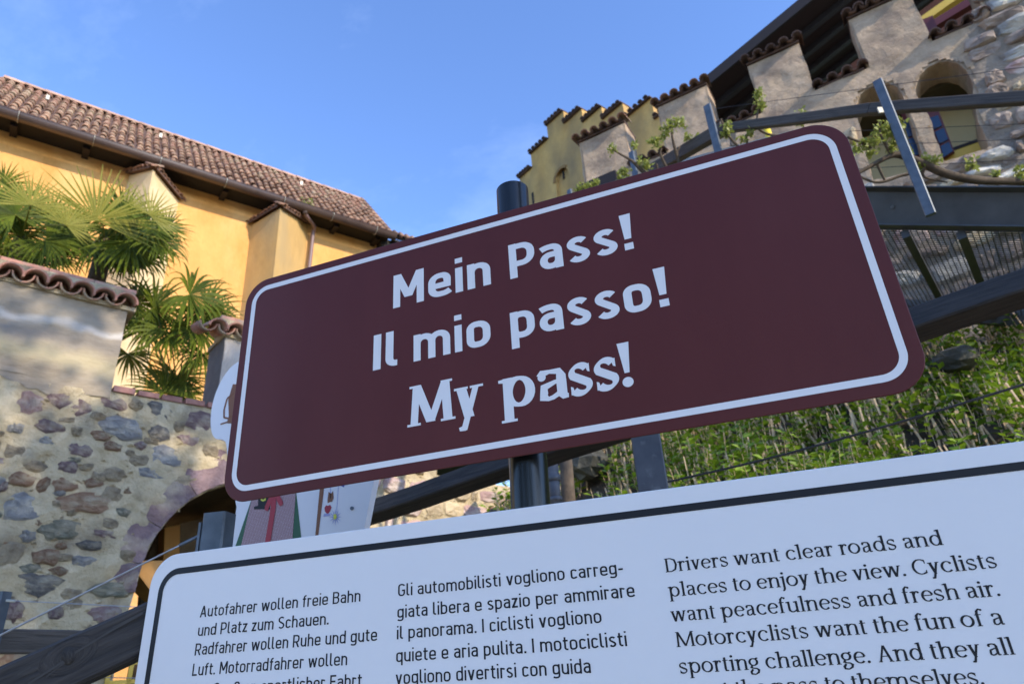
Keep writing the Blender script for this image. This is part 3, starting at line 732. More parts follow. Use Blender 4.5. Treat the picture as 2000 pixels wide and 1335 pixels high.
def plaster_stains(m):
    t = m.node_tree; N = t.nodes; L = t.links; b = N['Principled BSDF']
    src = b.inputs['Base Color'].links[0].from_socket
    co = N.new('ShaderNodeTexCoord'); sp = N.new('ShaderNodeSeparateXYZ'); L.new(co.outputs['Object'], sp.inputs[0])
    nn = N.new('ShaderNodeTexNoise'); nn.inputs['Scale'].default_value = 2.6; nn.inputs['Detail'].default_value = 8; L.new(co.outputs['Object'], nn.inputs['Vector'])
    def band(zc, wd, amp, noise, col, prev):
        m1 = N.new('ShaderNodeMath'); m1.operation = 'MULTIPLY_ADD'; m1.inputs[1].default_value = noise; L.new(nn.outputs[0], m1.inputs[0]); L.new(sp.outputs[2], m1.inputs[2])
        m2 = N.new('ShaderNodeMath'); m2.operation = 'SUBTRACT'; m2.inputs[1].default_value = zc + noise * .5; L.new(m1.outputs[0], m2.inputs[0])
        m3_ = N.new('ShaderNodeMath'); m3_.operation = 'ABSOLUTE'; L.new(m2.outputs[0], m3_.inputs[0])
        mr = N.new('ShaderNodeMapRange'); mr.inputs[1].default_value = wd; mr.inputs[2].default_value = wd * .2; mr.inputs[3].default_value = 0; mr.inputs[4].default_value = amp; L.new(m3_.outputs[0], mr.inputs[0])
        mxx = N.new('ShaderNodeMixRGB'); mxx.inputs[2].default_value = col + (1,); L.new(mr.outputs[0], mxx.inputs[0]); L.new(prev, mxx.inputs[1]); return mxx.outputs[0]
    c = band(3.36, .06, .5, .2, (.62, .60, .56), src)
    c = band(2.98, .17, .5, .3, (.52, .44, .24), c)
    c = band(3.22, .1, .45, .25, (.16, .15, .14), c)
    L.new(c, b.inputs['Base Color'])
plaster_stains(plw)
plaster_block(-3.5, uM1, zP - .06, zC).local('plaster_merlon', plw, WR)
plaster_block(uM2, uM2 + 1.15, zP - .02, zC).local('plaster_merlon', mat('pale_grey_plaster', (0.44, 0.38, 0.32), (0.56, 0.50, 0.42), rough=0.95, scale=2, bump=0.012, bscale=16), WR)
MB().box(uM2 - .006, uM2 + .0, -.03, .5, zP, zC - .02).local('plaster_reveal', M['reveal'], WR)
# coping tiles: covers with channel tiles between, ends showing
tcov = barrel_tile(.115, .105, .42, 9, .016, M['tilepink']); tchan = barrel_tile(.10, .09, .42, 8, .016, M['tilepink'], True)
def coping(u0, u1, z, pitch=.205, tilt=14):
    n = int(round((u1 - u0) / pitch)); tl = math.radians(tilt)
    for k in range(n + 1):
        u = u1 - .1 - k * pitch
        loc_obj('coping_tile', tcov, WR, (u, -.17 + rnd.uniform(-.025, .02), z + .03 + rnd.uniform(-.006, .01)), (tl + rnd.uniform(-.05, .05), rnd.uniform(-.07, .07), rnd.uniform(-.08, .08)))
        loc_obj('coping_tile', tchan, WR, (u - pitch / 2, -.13 + rnd.uniform(-.012, .012), z + .095), (tl, 0, rnd.uniform(-.03, .03)))
    mm = MB().box(u0, u1 + .02, -.06, .5, z + .0, z + .045); mm.local('coping_bed', M['mortar'], WR)
    MB().box(u0, u1 + .01, .09, .29, z + .04, z + .30).local('coping_core', M['mortar'], WR)
    seg = .42; kk = 0; x = u1 + .02
    while x > u0:
        MB().box(x - seg + .006, x, .10 + rnd.uniform(0, .01), .30, z + .30, z + .345).local('ridge_tile', M['tilepink'], WR); x -= seg
coping(-1.3, uM1 + .05, zC)
coping(uM2 - .03, uM2 + 1.2, zC - .03)
# brick capping of the parapet between the merlons
x = uM1 + .02
while x < uM2 - .02:
    MB().box(x, x + .2, -.03 + rnd.uniform(0, .012), .22, zP + .002, zP + .06 + rnd.uniform(-.006, .006)).local('brick', M['brick'], WR); x += .235
# the single stones one can tell apart: x, y, width, height in the photograph's proportions, kind, tilt
SL = [(60, 787, 66, 44, 'pink', 12), (118, 782, 60, 34, 'purple', 0), (158, 795, 44, 36, 'purple', 10), (220, 788, 74, 28, 'purple', 8), (265, 790, 30, 22, 'tan', 0), (318, 805, 66, 34, 'dark', 14), (388, 825, 66, 42, 'purple', 16),
      (96, 832, 62, 28, 'purple', 6), (240, 836, 92, 42, 'grey', 8), (313, 846, 46, 30, 'dark', 6), (155, 880, 70, 28, 'purple', 8), (218, 871, 42, 18, 'rust', 4), (132, 912, 46, 24, 'purple', 8), (322, 890, 76, 38, 'grey', 4),
      (370, 858, 48, 30, 'pink', 6), (45, 990, 94, 52, 'grey', 2), (40, 935, 62, 26, 'rust', 4), (84, 948, 26, 34, 'rust', 40), (165, 982, 116, 46, 'rust', -10), (115, 1032, 84, 46, 'green', -10), (204, 1043, 56, 18, 'purple', 6),
      (177, 1065, 60, 20, 'dark', 4), (163, 1097, 54, 26, 'grey', 0), (90, 1087, 58, 34, 'rust', 2), (75, 1140, 98, 46, 'dark', 4), (293, 924, 66, 20, 'grey', 6), (215, 1150, 84, 34, 'green', -4), (28, 1193, 44, 44, 'purple', 4),
      (108, 1197, 40, 30, 'purple', 10), (205, 1200, 66, 34, 'pink', -18), (6, 950, 20, 24, 'purple', 0), (248, 958, 22, 14, 'rust', 0), (15, 1080, 60, 60, 'tan', 0), (150, 842, 30, 22, 'tan', 0), (180, 1310, 60, 40, 'purple', 0), (350, 832, 30, 26, 'tan', 0),
      (30, 885, 56, 34, 'tan', 0), (110, 985, 26, 22, 'tan', 0), (225, 925, 48, 28, 'tan', 10), (25, 1290, 60, 40, 'rust', 0), (240, 1000, 34, 20, 'green', 20), (192, 930, 34, 20, 'tan', 0), (55, 1045, 40, 26, 'grey', 0), (140, 1000, 20, 16, 'tan', 0),
      (140, 1160, 50, 24, 'tan', 0), (250, 1085, 40, 24, 'tan', 20), (30, 835, 40, 26, 'grey', 0), (190, 812, 36, 18, 'tan', 0), (275, 870, 28, 18, 'pink', 0), (410, 880, 40, 26, 'tan', 10), (75, 1020, 22, 16, 'rust', 0)]
taken = []
for (px, py, wx, hy, kd, tl) in SL:
    u, z = W.uz(px, py); u1, _ = W.uz(px + wx / 2, py); u0, _ = W.uz(px - wx / 2, py); _, z1 = W.uz(px, py - hy / 2); _, z0 = W.uz(px, py + hy / 2)
    su, sz = abs(u1 - u0), abs(z1 - z0)
    put_stone(WR, u, z, su * 1.04, sz * 1.1, kd, math.radians(-tl - 8) * .5, .075); taken.append((u, z, su, sz))
# big purple voussoirs round the arch
POR = mat('porphyry', (0.13, 0.085, 0.088), (0.29, 0.205, 0.20), rough=0.9, scale=5, bump=0.05, bscale=11, c3=(0.47, 0.38, 0.28), s3=3.0, p3=(0.52, 0.68), per_obj=0.2)
VS = [(184, 171, .20), (170.6, 152, .27), (151.6, 128, .36), (127.6, 103, .40), (102.6, 84, .33), (83.6, 66, .34), (65.6, 48, .33), (47.6, 30, .32), (29.6, 14, .3), (13.6, -2, .3)]
for i, (a0, a1, th) in enumerate(VS):
    v = []; r = random.Random(i)
    for y in (.12, -.045):
        for k in range(9):
            a = math.radians(a0 + (a1 - a0) * k / 8); rr = arch_r + .005 + r.uniform(-.004, .012)
            v.append((arch_c[0] + rr * math.cos(a), y, arch_c[1] + rr * math.sin(a)))
        for k in range(8, -1, -1):
            a = math.radians(a0 + (a1 - a0) * k / 8); rr = arch_r + th * (1 - .45 * abs(k / 4 - 1) ** 3) + r.uniform(-.025, .02)
            v.append((arch_c[0] + rr * math.cos(a), y + (.035 if y < 0 else 0), arch_c[1] + rr * math.sin(a)))
    n = 18; f = [tuple(range(n, 2 * n))] + [(i2, (i2 + 1) % n, n + (i2 + 1) % n, n + i2) for i2 in range(n)]
    me = mesh('voussoir', v, f, POR); loc_obj('voussoir', me, WR)
    am = math.radians((a0 + a1) / 2); taken.append((arch_c[0] + (arch_r + th / 2) * math.cos(am), arch_c[1] + (arch_r + th / 2) * math.sin(am), .34, .34))
fill_stones(WR, [(-.6, -.3), (2.0, -.3), (2.0, 2.6), (-.6, 2.6)], (.10, .30), ['tan', 'tan', 'tan', 'green', 'grey', 'tan', 'pink', 'rust'], taken, 5, gap=-.03, holes=[arch], tries=9000, limit=130, depth=.055)
rubble(WR, [(3.95, .95), (8.1, .95), (8.1, 2.25), (5.15, 2.3), (5.15, 2.7), (3.95, 2.7)], (.16, .34), (.2, .62), ['tan', 'pink', 'tan', 'purple', 'pink', 'tan', 'rust'], 9, depth=.06, gap=.014, skip=[arch], limit=115, taken=taken)
# uneven mortar skin, smeared over the stone edges
v = []; f = []; idx = {}; cu_, cz_ = .032, .032; nu, nz_c = int(9.2 / cu_), int(3.05 / cz_)
def skin_ok(u, z):
    da = math.hypot(u - arch_c[0], z - arch_c[1])
    return not (in_poly(u, z, arch) or (z > .4 and da < arch_r + .06) or (abs(u - arch_c[0]) < arch_r + .16 and z <= .9)) and z < (zP - .02 if u < 5.2 else zP - .42)
for j in range(nz_c):
    for i in range(nu):
        u, z = -1.1 + i * cu_, -.3 + j * cz_
        if all(skin_ok(u + a * cu_, z + b * cz_) for a in (0, 1) for b in (0, 1)):
            q = []
            for a, b in ((0, 0), (1, 0), (1, 1), (0, 1)):
                k = (i + a, j + b)
                if k not in idx:
                    uu, zz = u + a * cu_, z + b * cz_; n_ = noise.fractal(Vector((uu * 3.2, zz * 4.2, 1.7)), .8, 2.1, 4); idx[k] = len(v); v.append((uu, -.012 - .030 * n_ - .008 * noise.noise(Vector((uu * 19, zz * 19, 0))), zz))
                q.append(idx[k])
            f.append(tuple(q))
tag(loc_obj('mortar_skin', mesh('mortar_skin', v, f, M['mortar'], True), WR), kind='stuff')
# small mortar chips too small to pick apart
mb = MB(); r = random.Random(3)
for k in range(900):
    u = r.uniform(-.8, 8.0); z = r.uniform(-.2, 2.6 if u < 5 else 2.2); s = r.uniform(.015, .05)
    if in_poly(u, z, arch): continue
    mb.add([(u - s, -.004, z - s * .6), (u + s, -.004, z - s * .5), (u + s * .7, -.004, z + s * .6), (u - s * .8, -.004, z + s * .5), (u, -.03, z)], [(0, 1, 4), (1, 2, 4), (2, 3, 4), (3, 0, 4)])
tag(mb.local('mortar_chip_relief', M['mortar'], WR), kind='stuff')
# vault behind the arch and what stands in it
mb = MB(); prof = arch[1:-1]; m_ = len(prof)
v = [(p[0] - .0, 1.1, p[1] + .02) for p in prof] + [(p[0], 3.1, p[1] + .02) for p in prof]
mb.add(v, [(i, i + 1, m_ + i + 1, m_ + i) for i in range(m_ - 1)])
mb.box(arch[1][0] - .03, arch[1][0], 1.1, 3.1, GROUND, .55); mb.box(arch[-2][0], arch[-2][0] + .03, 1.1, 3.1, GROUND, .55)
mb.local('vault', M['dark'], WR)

# courtyard pieces seen through the arch
def facade_poly(F, px_pts, off, th, name, m, parent=None):
    P = [F.uz(x, y, off) for x, y in px_pts]
    return plate(P, [], -off, -off + th)
cr = W.root('courtyard_pillar')
tag(cr, 'orange rendered pillar with brown stone side seen through the dark archway', 'pillar')
facade_poly(W, [(322, 1030), (352, 1024), (350, 1120), (318, 1120)], -2.0, .5, 'x', None).local('pillar_face', M['orange'], cr)
facade_poly(W, [(353, 1022), (405, 1010), (400, 1120), (351, 1120)], -1.98, .4, 'x', None).local('pillar_stonework', mat('brown_stonework', (.20, .15, .10), (.34, .25, .17), scale=5, bump=.02), cr)
cr = W.root('orange_step_wall')
tag(cr, 'low orange rendered wall inside the archway, behind the wooden handrail', 'wall')
facade_poly(W, [(275, 1094), (330, 1094), (330, 1182), (292, 1150), (268, 1118)], -.62, .5, 'x', None).local('step_wall', M['orange'], cr)
cr = W.root('window_grille')
tag(cr, 'yellow metal window grille under the beam in the corner of the archway', 'grille')
for (a, b) in (((262, 1272), (248, 1345)), ((213, 1298), (206, 1350)), ((213, 1299), (285, 1290)), ((205, 1333), (285, 1328)), ((206, 1362), (285, 1362)), ((285, 1265), (272, 1365))):
    pa, pb = W.uz(*a, .02), W.uz(*b, .02)
    MB().bar((pa[0], -.02, pa[1]), (pb[0], -.02, pb[1]), .035, .035, up=(0, 1, 0)).local('grille_bar', M['yellowtrim'], cr)

# ================================================================= LEFT: yellow building
Y = Facade(0, 240, 16, 33.5)
YR = Y.root('yellow_building')
tag(YR, 'long ochre rendered building with tiled roof and brown gutter above the palms', 'building')
zE = 11.50; uE = 9.3
plate([(-4, GROUND), (uE, GROUND), (uE, 12.15), (-4, 12.15)], [], 0, .5).local('wall', M['yellow'], YR)
MB().box(uE - .5, uE, .5, 6, GROUND, 12.1).local('side_wall', M['dark'], YR)
PIT = math.radians(50); SL_ = 3.65; cp, sp_ = math.cos(PIT), math.sin(PIT)
def roof_pt(u, s, h=0): return (u, -.62 + s * cp - h * sp_, zE + .06 + s * sp_ + h * cp)
u0, u1 = -4.3, uE + .15
mb = MB(); v = [roof_pt(u0, 0, -.02), roof_pt(u1, 0, -.02), roof_pt(u1, SL_, -.02), roof_pt(u0, SL_, -.02), roof_pt(u0, 0, -.10), roof_pt(u1, 0, -.10), roof_pt(u1, SL_, -.10), roof_pt(u0, SL_, -.10)]
mb.add(v, [(0, 1, 2, 3), (7, 6, 5, 4), (0, 4, 5, 1), (1, 5, 6, 2), (2, 6, 7, 3), (3, 7, 4, 0)]); mb.local('roof_deck', M['tiledark'], YR)
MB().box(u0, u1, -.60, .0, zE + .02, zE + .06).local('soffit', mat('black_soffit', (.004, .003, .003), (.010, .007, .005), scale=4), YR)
# back slope
mb = MB(); bt = roof_pt(0, SL_, 0); mb.add([(u0, bt[1], bt[2]), (u1, bt[1], bt[2]), (u1, bt[1] + 3.6, bt[2] - 4), (u0, bt[1] + 3.6, bt[2] - 4)], [(0, 1, 2, 3)]); mb.local('roof_back', M['tile'], YR)
NR = 11; ex_ = SL_ / NR; pitch = .2; ncol = int((u1 - u0) / pitch)
tt = barrel_tile(.082, .066, ex_ * 1.22, 5, .014, M['tile']); 
tiles = []
for c in range(ncol):
    for rr in range(NR): tiles.append((rr, c))
vis = []
for rr, c in tiles:
    u = u1 - .1 - c * pitch; vis.append((u > -.4, -(rr * 1.0) , rr, c, u))
near = [t for t in vis if t[0]]; near.sort(key=lambda t: (t[2], t[3]))
chosen = set((t[2], t[3]) for t in near[:296])
rest = MB()
rr_ = random.Random(11)
tv = [tuple(v.co) for v in tt.vertices]; tf = [tuple(p.vertices) for p in tt.polygons]
for ok, _, rr, c, u in vis:
    jx, jz, js = rr_.uniform(-.016, .016), rr_.uniform(-.006, .016), rr_.uniform(-.05, .05)
    p = roof_pt(u + jx, rr * ex_ + js, .0 + jz); rz = rr_.uniform(-.05, .05); rx = PIT - .035 + rr_.uniform(-.02, .02)
    if (rr, c) in chosen: loc_obj('roof_tile', tt, YR, p, (rx, 0, rz))
    else:
        mt = Matrix.LocRotScale(Vector(p), Matrix.Rotation(rx, 3, 'X').to_quaternion(), Vector((1, 1, 1)))
        rest.add([mt @ Vector(q) for q in tv], tf)
tag(rest.local('upper_roof_tiles', M['tile'], YR), kind='stuff')
# pale ridge
rt = barrel_tile(.15, .135, .45, 6, .02, mat('pale_ridge_tile', (.40, .22, .14), (.55, .36, .25), rough=.9, scale=6, bump=.004, per_obj=.15))
for k in range(22):
    u = u1 - .45 * k - .45; p = roof_pt(u, SL_, -.03); loc_obj('ridge_tile', rt, YR, p, (0, rr_.uniform(-.03, .03), -math.pi / 2))
for k in range(10):                      # verge tiles along the gable edge
    p = roof_pt(u1 + .02, k * SL_ / 10, .03); loc_obj('verge_tile', tt, YR, p, (PIT, 0, 0), (1.25, 1.1, 1.25))
for (px, py) in ((97, 200), (330, 278), (617, 373)):       # zinc snow hooks on the roof
    u, z = Y.uz(px, py, .0); s = 2.6; p = roof_pt(u * 1.0 + (-.15), s, .10)
    MB().box(-.035, .035, -.03, .03, -.05, .09).local('snow_hook', M['clip'], YR, loc=p)
# gutter, brackets, rafters, downpipe
mb = MB(); v = []; n = 9
for u in (u0, u1 + .1):
    for t in (.145, .137):
        for k in range(n + 1): a = math.pi * (1 + k / n); v.append((u, -.74 + t * math.cos(a), zE + .01 + t * math.sin(a)))
q = n + 1; f = []
for k in range(n): f += [(k + 1, k, 2 * q + k, 2 * q + k + 1), (q + k, q + k + 1, 3 * q + k + 1, 3 * q + k)]
f += [(k, k + 1, q + k + 1, q + k) for k in range(n)] + [(2 * q + k + 1, 2 * q + k, 3 * q + k, 3 * q + k + 1) for k in range(n)]
mb.add(v, f); mb.tube([(u0, -.885, zE + .012), (u1 + .1, -.885, zE + .012)], .012, 6)
mb.local('gutter', M['gutter'], YR, True)
for px in (35, 182, 312, 440, 553, 648, 733):
    u = Y.uz(px, 222 + .321 * px, .75)[0]
    c = MB(); pts = [(u, -.74 + .152 * math.cos(math.pi * (1 + k / 8)), zE + .01 + .152 * math.sin(math.pi * (1 + k / 8))) for k in range(9)]
    for a, b in zip(pts, pts[1:]): c.bar(a, b, .035, .008, up=(1, 0, 0))
    c.local('gutter_bracket', M['clip'], YR)
for px, py in ((30, 240), (170, 287), (440, 365), (655, 440), (735, 462)):
    u = Y.uz(px, py, .3)[0]; MB().box(u - .07, u + .07, -.42, 0, zE - .07, zE + .02).local('rafter_tail', M['darkwood'], YR)
dp = [Y.uz(597, 402, .70) + (.70,), Y.uz(598, 420, .66) + (.66,), Y.uz(612, 440, .35) + (.35,), Y.uz(611, 458, .16) + (.16,), Y.uz(604, 520, .14) + (.14,), Y.uz(588, 640, .14) + (.14,)]
dpp = curve_pts([(p[0], -p[2], p[1]) for p in dp], 6)
MB().tube(dpp, .055, 10).local('downpipe', mat('mauve_downpipe', (.16, .10, .095), (.20, .13, .12), rough=.45, scale=3), YR, True)
u, z = dp[0][0], dp[0][1]
MB().tube([(u, -.70, zE - .0), (u, -.70, zE - .12), (u, -.70, zE - .2)], [.10, .085, .056], 10).local('gutter_outlet', M['gutter'], YR, True)
mb = MB(); r = random.Random(4)
for k in range(70):
    a = Vector((u + r.uniform(-.15, .2), -.72 + r.uniform(-.05, .08), zE + .06 + r.uniform(-.05, .3))); s = .04
    d1 = Vector((r.uniform(-1, 1), r.uniform(-1, 1), r.uniform(-1, 1))).normalized() * s; d2 = d1.orthogonal().normalized() * s * .7
    mb.add([a - d1, a + d2, a + d1, a - d2], [(0, 1, 2, 3)])
pl_ = mb.world if False else None
go = mb.local('gutter_weed', M['vineleaf']); go.location = YR.location; go.rotation_euler = YR.rotation_euler
tag(go, 'small green weed sprouting from the gutter above the downpipe', 'plant')

def buttress(corner, left, right, off, zb, m, tile_m):
    uc, zc_ = Y.uz(*corner, off); ul, zl = Y.uz(*left, 0); ur, zr = Y.uz(*right, 0)
    b = empty('buttress_root')
    bpy.data.objects.remove(b)
    zt = zc_ - .05
    v = [(ul, .02, zb), (uc, -off, zb), (ur, .02, zb), (ul, .02, zl), (uc, -off, zt), (ur, .02, zr), (uc, .02, zt + .3)]
    mb = MB().add(v, [(0, 1, 4, 3), (1, 2, 5, 4), (3, 4, 6), (4, 5, 6)])
    o = mb.local('buttress', m, YR)
    tl = barrel_tile(.085, .07, .34, 6, .014, tile_m)
    for (a, b2) in (((ul, .0, zl), (uc, -off, zt)), ((ur, .0, zr), (uc, -off, zt))):
        A, B = Vector(a), Vector(b2); L = (B - A).length; n = max(3, int(L / .15)); d = (B - A).normalized()
        outw = Vector((d.y, -d.x, 0)).normalized()
        if outw.y > 0: outw = -outw
        for k in range(n + 1):
            p = A.lerp(B, k / n) + outw * (.11 + rnd.uniform(-.02, .02)) + Vector((0, 0, .02))
            yaw = math.atan2(-outw.y, -outw.x) - math.pi / 2
            loc_obj('cap_tile', tl, o, p, (math.radians(28), rnd.uniform(-.1, .1), yaw + rnd.uniform(-.08, .08)))
        c = MB().add([A + outw * .1, B + outw * .1, Vector((uc, -.02, zt + .42)), A + outw * .1 + Vector((0, 0, .05)), B + outw * .1 + Vector((0, 0, .05)), Vector((uc, -.02, zt + .47))], [(0, 1, 2), (3, 4, 5), (0, 3, 4, 1), (1, 4, 5, 2), (2, 5, 3, 0)])
        c.local('cap_bed', M['tiledark'], o)
    return o
buttress((548, 403), (490, 440), (603, 440), 1.15, 3.0, M['yellowdirty'], M['tile'])
buttress((300, 328), (252, 342), (350, 392), 1.0, 3.0, mat('pale_ochre_render', (.66, .50, .26), (.78, .63, .38), rough=.9, scale=2, bump=.01), M['tile'])
# lower wing beyond the gable
WG = Y.root('lower_wing')
tag(WG, 'dark lower wing with a tiled eave just past the gable of the ochre building', 'building')
MB().box(uE + .01, 12.5, -.3, 5, 5.0, 11.62).local('wing_wall', M['dark'], WG)
mb = MB(); P0 = 36; 
def wing(u, s, h=0): return (u, -.55 + s * cp - h * sp_, 11.66 + s * sp_ + h * cp)
mb.add([wing(uE + .3, 0), wing(12.6, 0), wing(12.6, .5), wing(uE + .3, .5), wing(uE + .3, 0, -.1), wing(12.6, 0, -.1), wing(12.6, .5, -.1), wing(uE + .3, .5, -.1)], [(0, 1, 2, 3), (7, 6, 5, 4), (0, 4, 5, 1), (1, 5, 6, 2), (2, 6, 7, 3), (3, 7, 4, 0)])
mb.local('wing_roof', M['darkwood'], WG)
MB().box(uE + .3, 12.6, -.45, 1.3, 11.55, 11.6).local('wing_soffit', M['darkwood'], WG)
for k in range(15): loc_obj('roof_tile', tt, WG, wing(uE + .42 + k * .2, -.02, .01), (PIT, 0, 0))

# ================================================================= RIGHT: castle
K = Facade(1380, 165, 10, 101)
KR = K.root('castle')
tag(KR, 'castle wing with crenellated plaster wall, twin arched windows and dark red roof', 'castle')
TOP, SILL = 9.25, 8.15
mer = [(-2.62, -1.63), (-.96, 0), (.74, 1.62), (2.41, 3.33), (4.07, 5.4), (6.2, 7.2)]
out = [(-2.62, GROUND), (9.0, GROUND), (9.0, SILL)]
for a, b in reversed(mer): out += [(b, SILL), (b, TOP), (a, TOP), (a, SILL)] if a > -2.6 else [(b, SILL), (b, TOP), (a, TOP)]
archL = K.poly([(1707, 352), (1690, 300), (1676, 236), (1671, 208), (1680, 185), (1698, 170), (1718, 163), (1736, 163), (1752, 170), (1763, 185), (1768, 200), (1803, 306), (1806, 330)])
archR = K.poly([(1844, 315), (1814, 226), (1789, 185), (1788, 170), (1796, 148), (1812, 132), (1832, 122), (1852, 120), (1872, 125), (1888, 138), (1897, 155), (1910, 236), (1932, 290)])
def rough_edge(P, amp, seed, step=.12):
    r = random.Random(seed); o = []
    for i in range(len(P)):
        a, b = P[i], P[(i + 1) % len(P)]; L = math.hypot(b[0] - a[0], b[1] - a[1]); n = max(1, int(L / step))
        for k in range(n):
            t = k / n; j = amp if 0 < k else 0
            o.append((a[0] + (b[0] - a[0]) * t + r.uniform(-j, j), a[1] + (b[1] - a[1]) * t + r.uniform(-j, j)))
    return o
plate(rough_edge(out, .012, 1, .25), [rough_edge(archL, .012, 2), rough_edge(archR, .012, 3)], 0, .5).local('wall', M['plaster'], KR)
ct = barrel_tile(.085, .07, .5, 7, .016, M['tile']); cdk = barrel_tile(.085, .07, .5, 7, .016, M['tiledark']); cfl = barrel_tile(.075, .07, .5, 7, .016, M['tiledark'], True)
def cap(u0, u1, z, lit, y0=-.16, pitch=.2):
    MB().box(u0 - .01, u1 + .01, -.035, .55, z + .01, z + .045).local('cap_bed', M['tiledark'], KR)
    n = max(2, int(round((u1 - u0) / pitch)))
    for k in range(n + 1):
        u = u0 + (u1 - u0) * k / n
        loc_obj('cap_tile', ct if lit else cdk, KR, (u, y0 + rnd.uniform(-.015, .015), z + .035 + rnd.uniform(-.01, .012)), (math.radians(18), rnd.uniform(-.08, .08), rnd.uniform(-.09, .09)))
        if k < n: loc_obj('cap_tile', cfl, KR, (u + (u1 - u0) / n / 2, y0 + .03, z + .105), (math.radians(18), 0, rnd.uniform(-.04, .04)))
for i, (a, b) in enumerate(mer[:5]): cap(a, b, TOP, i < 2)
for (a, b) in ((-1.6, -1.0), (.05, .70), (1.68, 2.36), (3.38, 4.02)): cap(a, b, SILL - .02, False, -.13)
# gable roof over the loggia behind the battlements
rl = K.poly([(1378, 163), (1575, 0), (1700, -110)], -.62)
r0 = (rl[0][0] - .1, rl[0][1] + .0); sl = (rl[1][1] - rl[0][1]) / (rl[1][0] - rl[0][0]); r1 = (r0[0] + 6.2, r0[1] + 6.2 * sl)
def slab(a, b, y0, y1, th): return MB().add([(a[0], y0, a[1]), (b[0], y0, b[1]), (b[0], y1, b[1]), (a[0], y1, a[1]), (a[0], y0, a[1] + th), (b[0], y0, b[1] + th), (b[0], y1, b[1] + th), (a[0], y1, a[1] + th)],
                                                     [(0, 3, 2, 1), (4, 5, 6, 7), (0, 1, 5, 4), (1, 2, 6, 5), (2, 3, 7, 6), (3, 0, 4, 7)])
slab((r0[0], r0[1] - .12), (r1[0], r1[1] - .12), .63, 4.5, .12).local('roof_boarding', M['redwood'], KR)
slab((r0[0] - .1, r0[1] - .22), (r1[0], r1[1] - .22), .56, .62, .24).local('bargeboard', M['darkwood'], KR)
for k in range(7):
    y = 1.1 + k * .5; slab((r0[0], r0[1] - .26), (r1[0], r1[1] - .26), y, y + .12, .13).local('rafter', M['darkwood'], KR)
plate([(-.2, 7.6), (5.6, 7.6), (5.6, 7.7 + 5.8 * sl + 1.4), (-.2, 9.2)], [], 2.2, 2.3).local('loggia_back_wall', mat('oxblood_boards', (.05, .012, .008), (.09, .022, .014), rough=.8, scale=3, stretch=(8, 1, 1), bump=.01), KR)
for px0, py0, px1, py1, m_k, off in ((1800, 45, 1890, -18, 'yellowtrim', -1.3), (1806, 62, 1895, 8, 'redframe', -.9), (1822, 66, 1812, 40, 'redframe', -.6)):
    pa, pb = K.uz(px0, py0, off), K.uz(px1, py1, off)
    MB().bar((pa[0], -off, pa[1]), (pb[0], -off, pb[1]), .14, .14, up=(0, 1, 0)).local('loggia_beam', M[m_k], KR)
# room behind the twin windows
plate([(1.0, 4.6), (5.4, 4.6), (5.4, 7.9), (1.0, 7.9)], [], 1.05, 1.15).local('inner_wall', M['innerwall'], KR)
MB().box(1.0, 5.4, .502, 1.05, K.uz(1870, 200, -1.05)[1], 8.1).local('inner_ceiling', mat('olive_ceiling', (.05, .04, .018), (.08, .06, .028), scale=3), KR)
s0, s1 = K.uz(1850, 312, -.46), K.uz(1934, 276, -.46)
MB().box(s0[0] - .1, s1[0] + .3, .502, 1.04, 5.2, K.uz(1888, 286, -.51)[1]).local('window_sill', M['yellowtrim'], KR)
zz_ = K.uz(1888, 286, -.51)[1]
MB().box(s0[0] - .1, s1[0] + .3, .49, 1.04, zz_ + .002, zz_ + .05).local('window_sill', M['darkwood'], KR)
for fr, panes in (([(1806, 214), (1832, 212), (1864, 296), (1842, 310)], [[(1815, 231), (1832, 225), (1840, 245), (1824, 253)], [(1826, 258), (1843, 250), (1852, 272), (1835, 281)], [(1837, 286), (1853, 277), (1861, 295), (1843, 307)]]),
                  ([(1756, 210), (1772, 214), (1806, 312), (1792, 322)], [[(1764, 236), (1775, 232), (1786, 264), (1773, 268)], [(1773, 272), (1787, 268), (1799, 300), (1787, 304)]])):
    P = K.poly(fr, -.42); o = plate(P, [], .42, .47).local('window_frame', M['redframe'], KR)
    for q_ in panes:
        P = K.poly(q_, -.40); plate(P, [], .395, .42).local('pane', M['blueglass'], o)
# rubble part of the castle wall
mr_ = K.poly([(1892, 75), (1912, -30), (2045, -50), (2045, 600), (1640, 600), (1640, 400), (1400, 400), (1400, 345), (1640, 345), (1668, 230), (1680, 330), (1712, 360), (1940, 300), (1915, 230)])
tk = []
HL = [archL, archR]
rubble(KR, mr_, (.17, .34), (.2, .62), ['castle', 'castle', 'castle', 'grey', 'castle', 'tan', 'castle', 'pink'], 21, depth=.10, gap=.006, skip=HL, limit=299)
v = []; f = []; fm = []; idx = {}; cc = .045; U0, Z0 = -2.6, 4.4
solid = [(p[0], p[1]) for p in out]
def near_hole(u, z, e=.035): return any(in_poly(u + a * e, z + b * e, h) for h in HL for a, b in ((1, 0), (-1, 0), (0, 1), (0, -1)))
for j in range(int(4.85 / cc)):
    for i in range(int(9.4 / cc)):
        u, z = U0 + i * cc, Z0 + j * cc
        inm = in_poly(u + cc / 2, z + cc / 2, mr_)
        if z > 8.1 and not any(a + .02 < u and u + cc < b - .0 for a, b in mer): continue
        if z + cc > TOP or near_hole(u + cc / 2, z + cc / 2): continue
        q = []
        for a, b in ((0, 0), (1, 0), (1, 1), (0, 1)):
            k = (i + a, j + b)
            if k not in idx:
                uu, zz = U0 + k[0] * cc, Z0 + k[1] * cc; n_ = noise.fractal(Vector((uu * 1.7, zz * 2.2, 4.1)), .75, 2.2, 5); idx[k] = len(v); v.append((uu, -.022 - .026 * n_, zz))
            q.append(idx[k])
        f.append(tuple(q)); fm.append(1 if inm else 0)
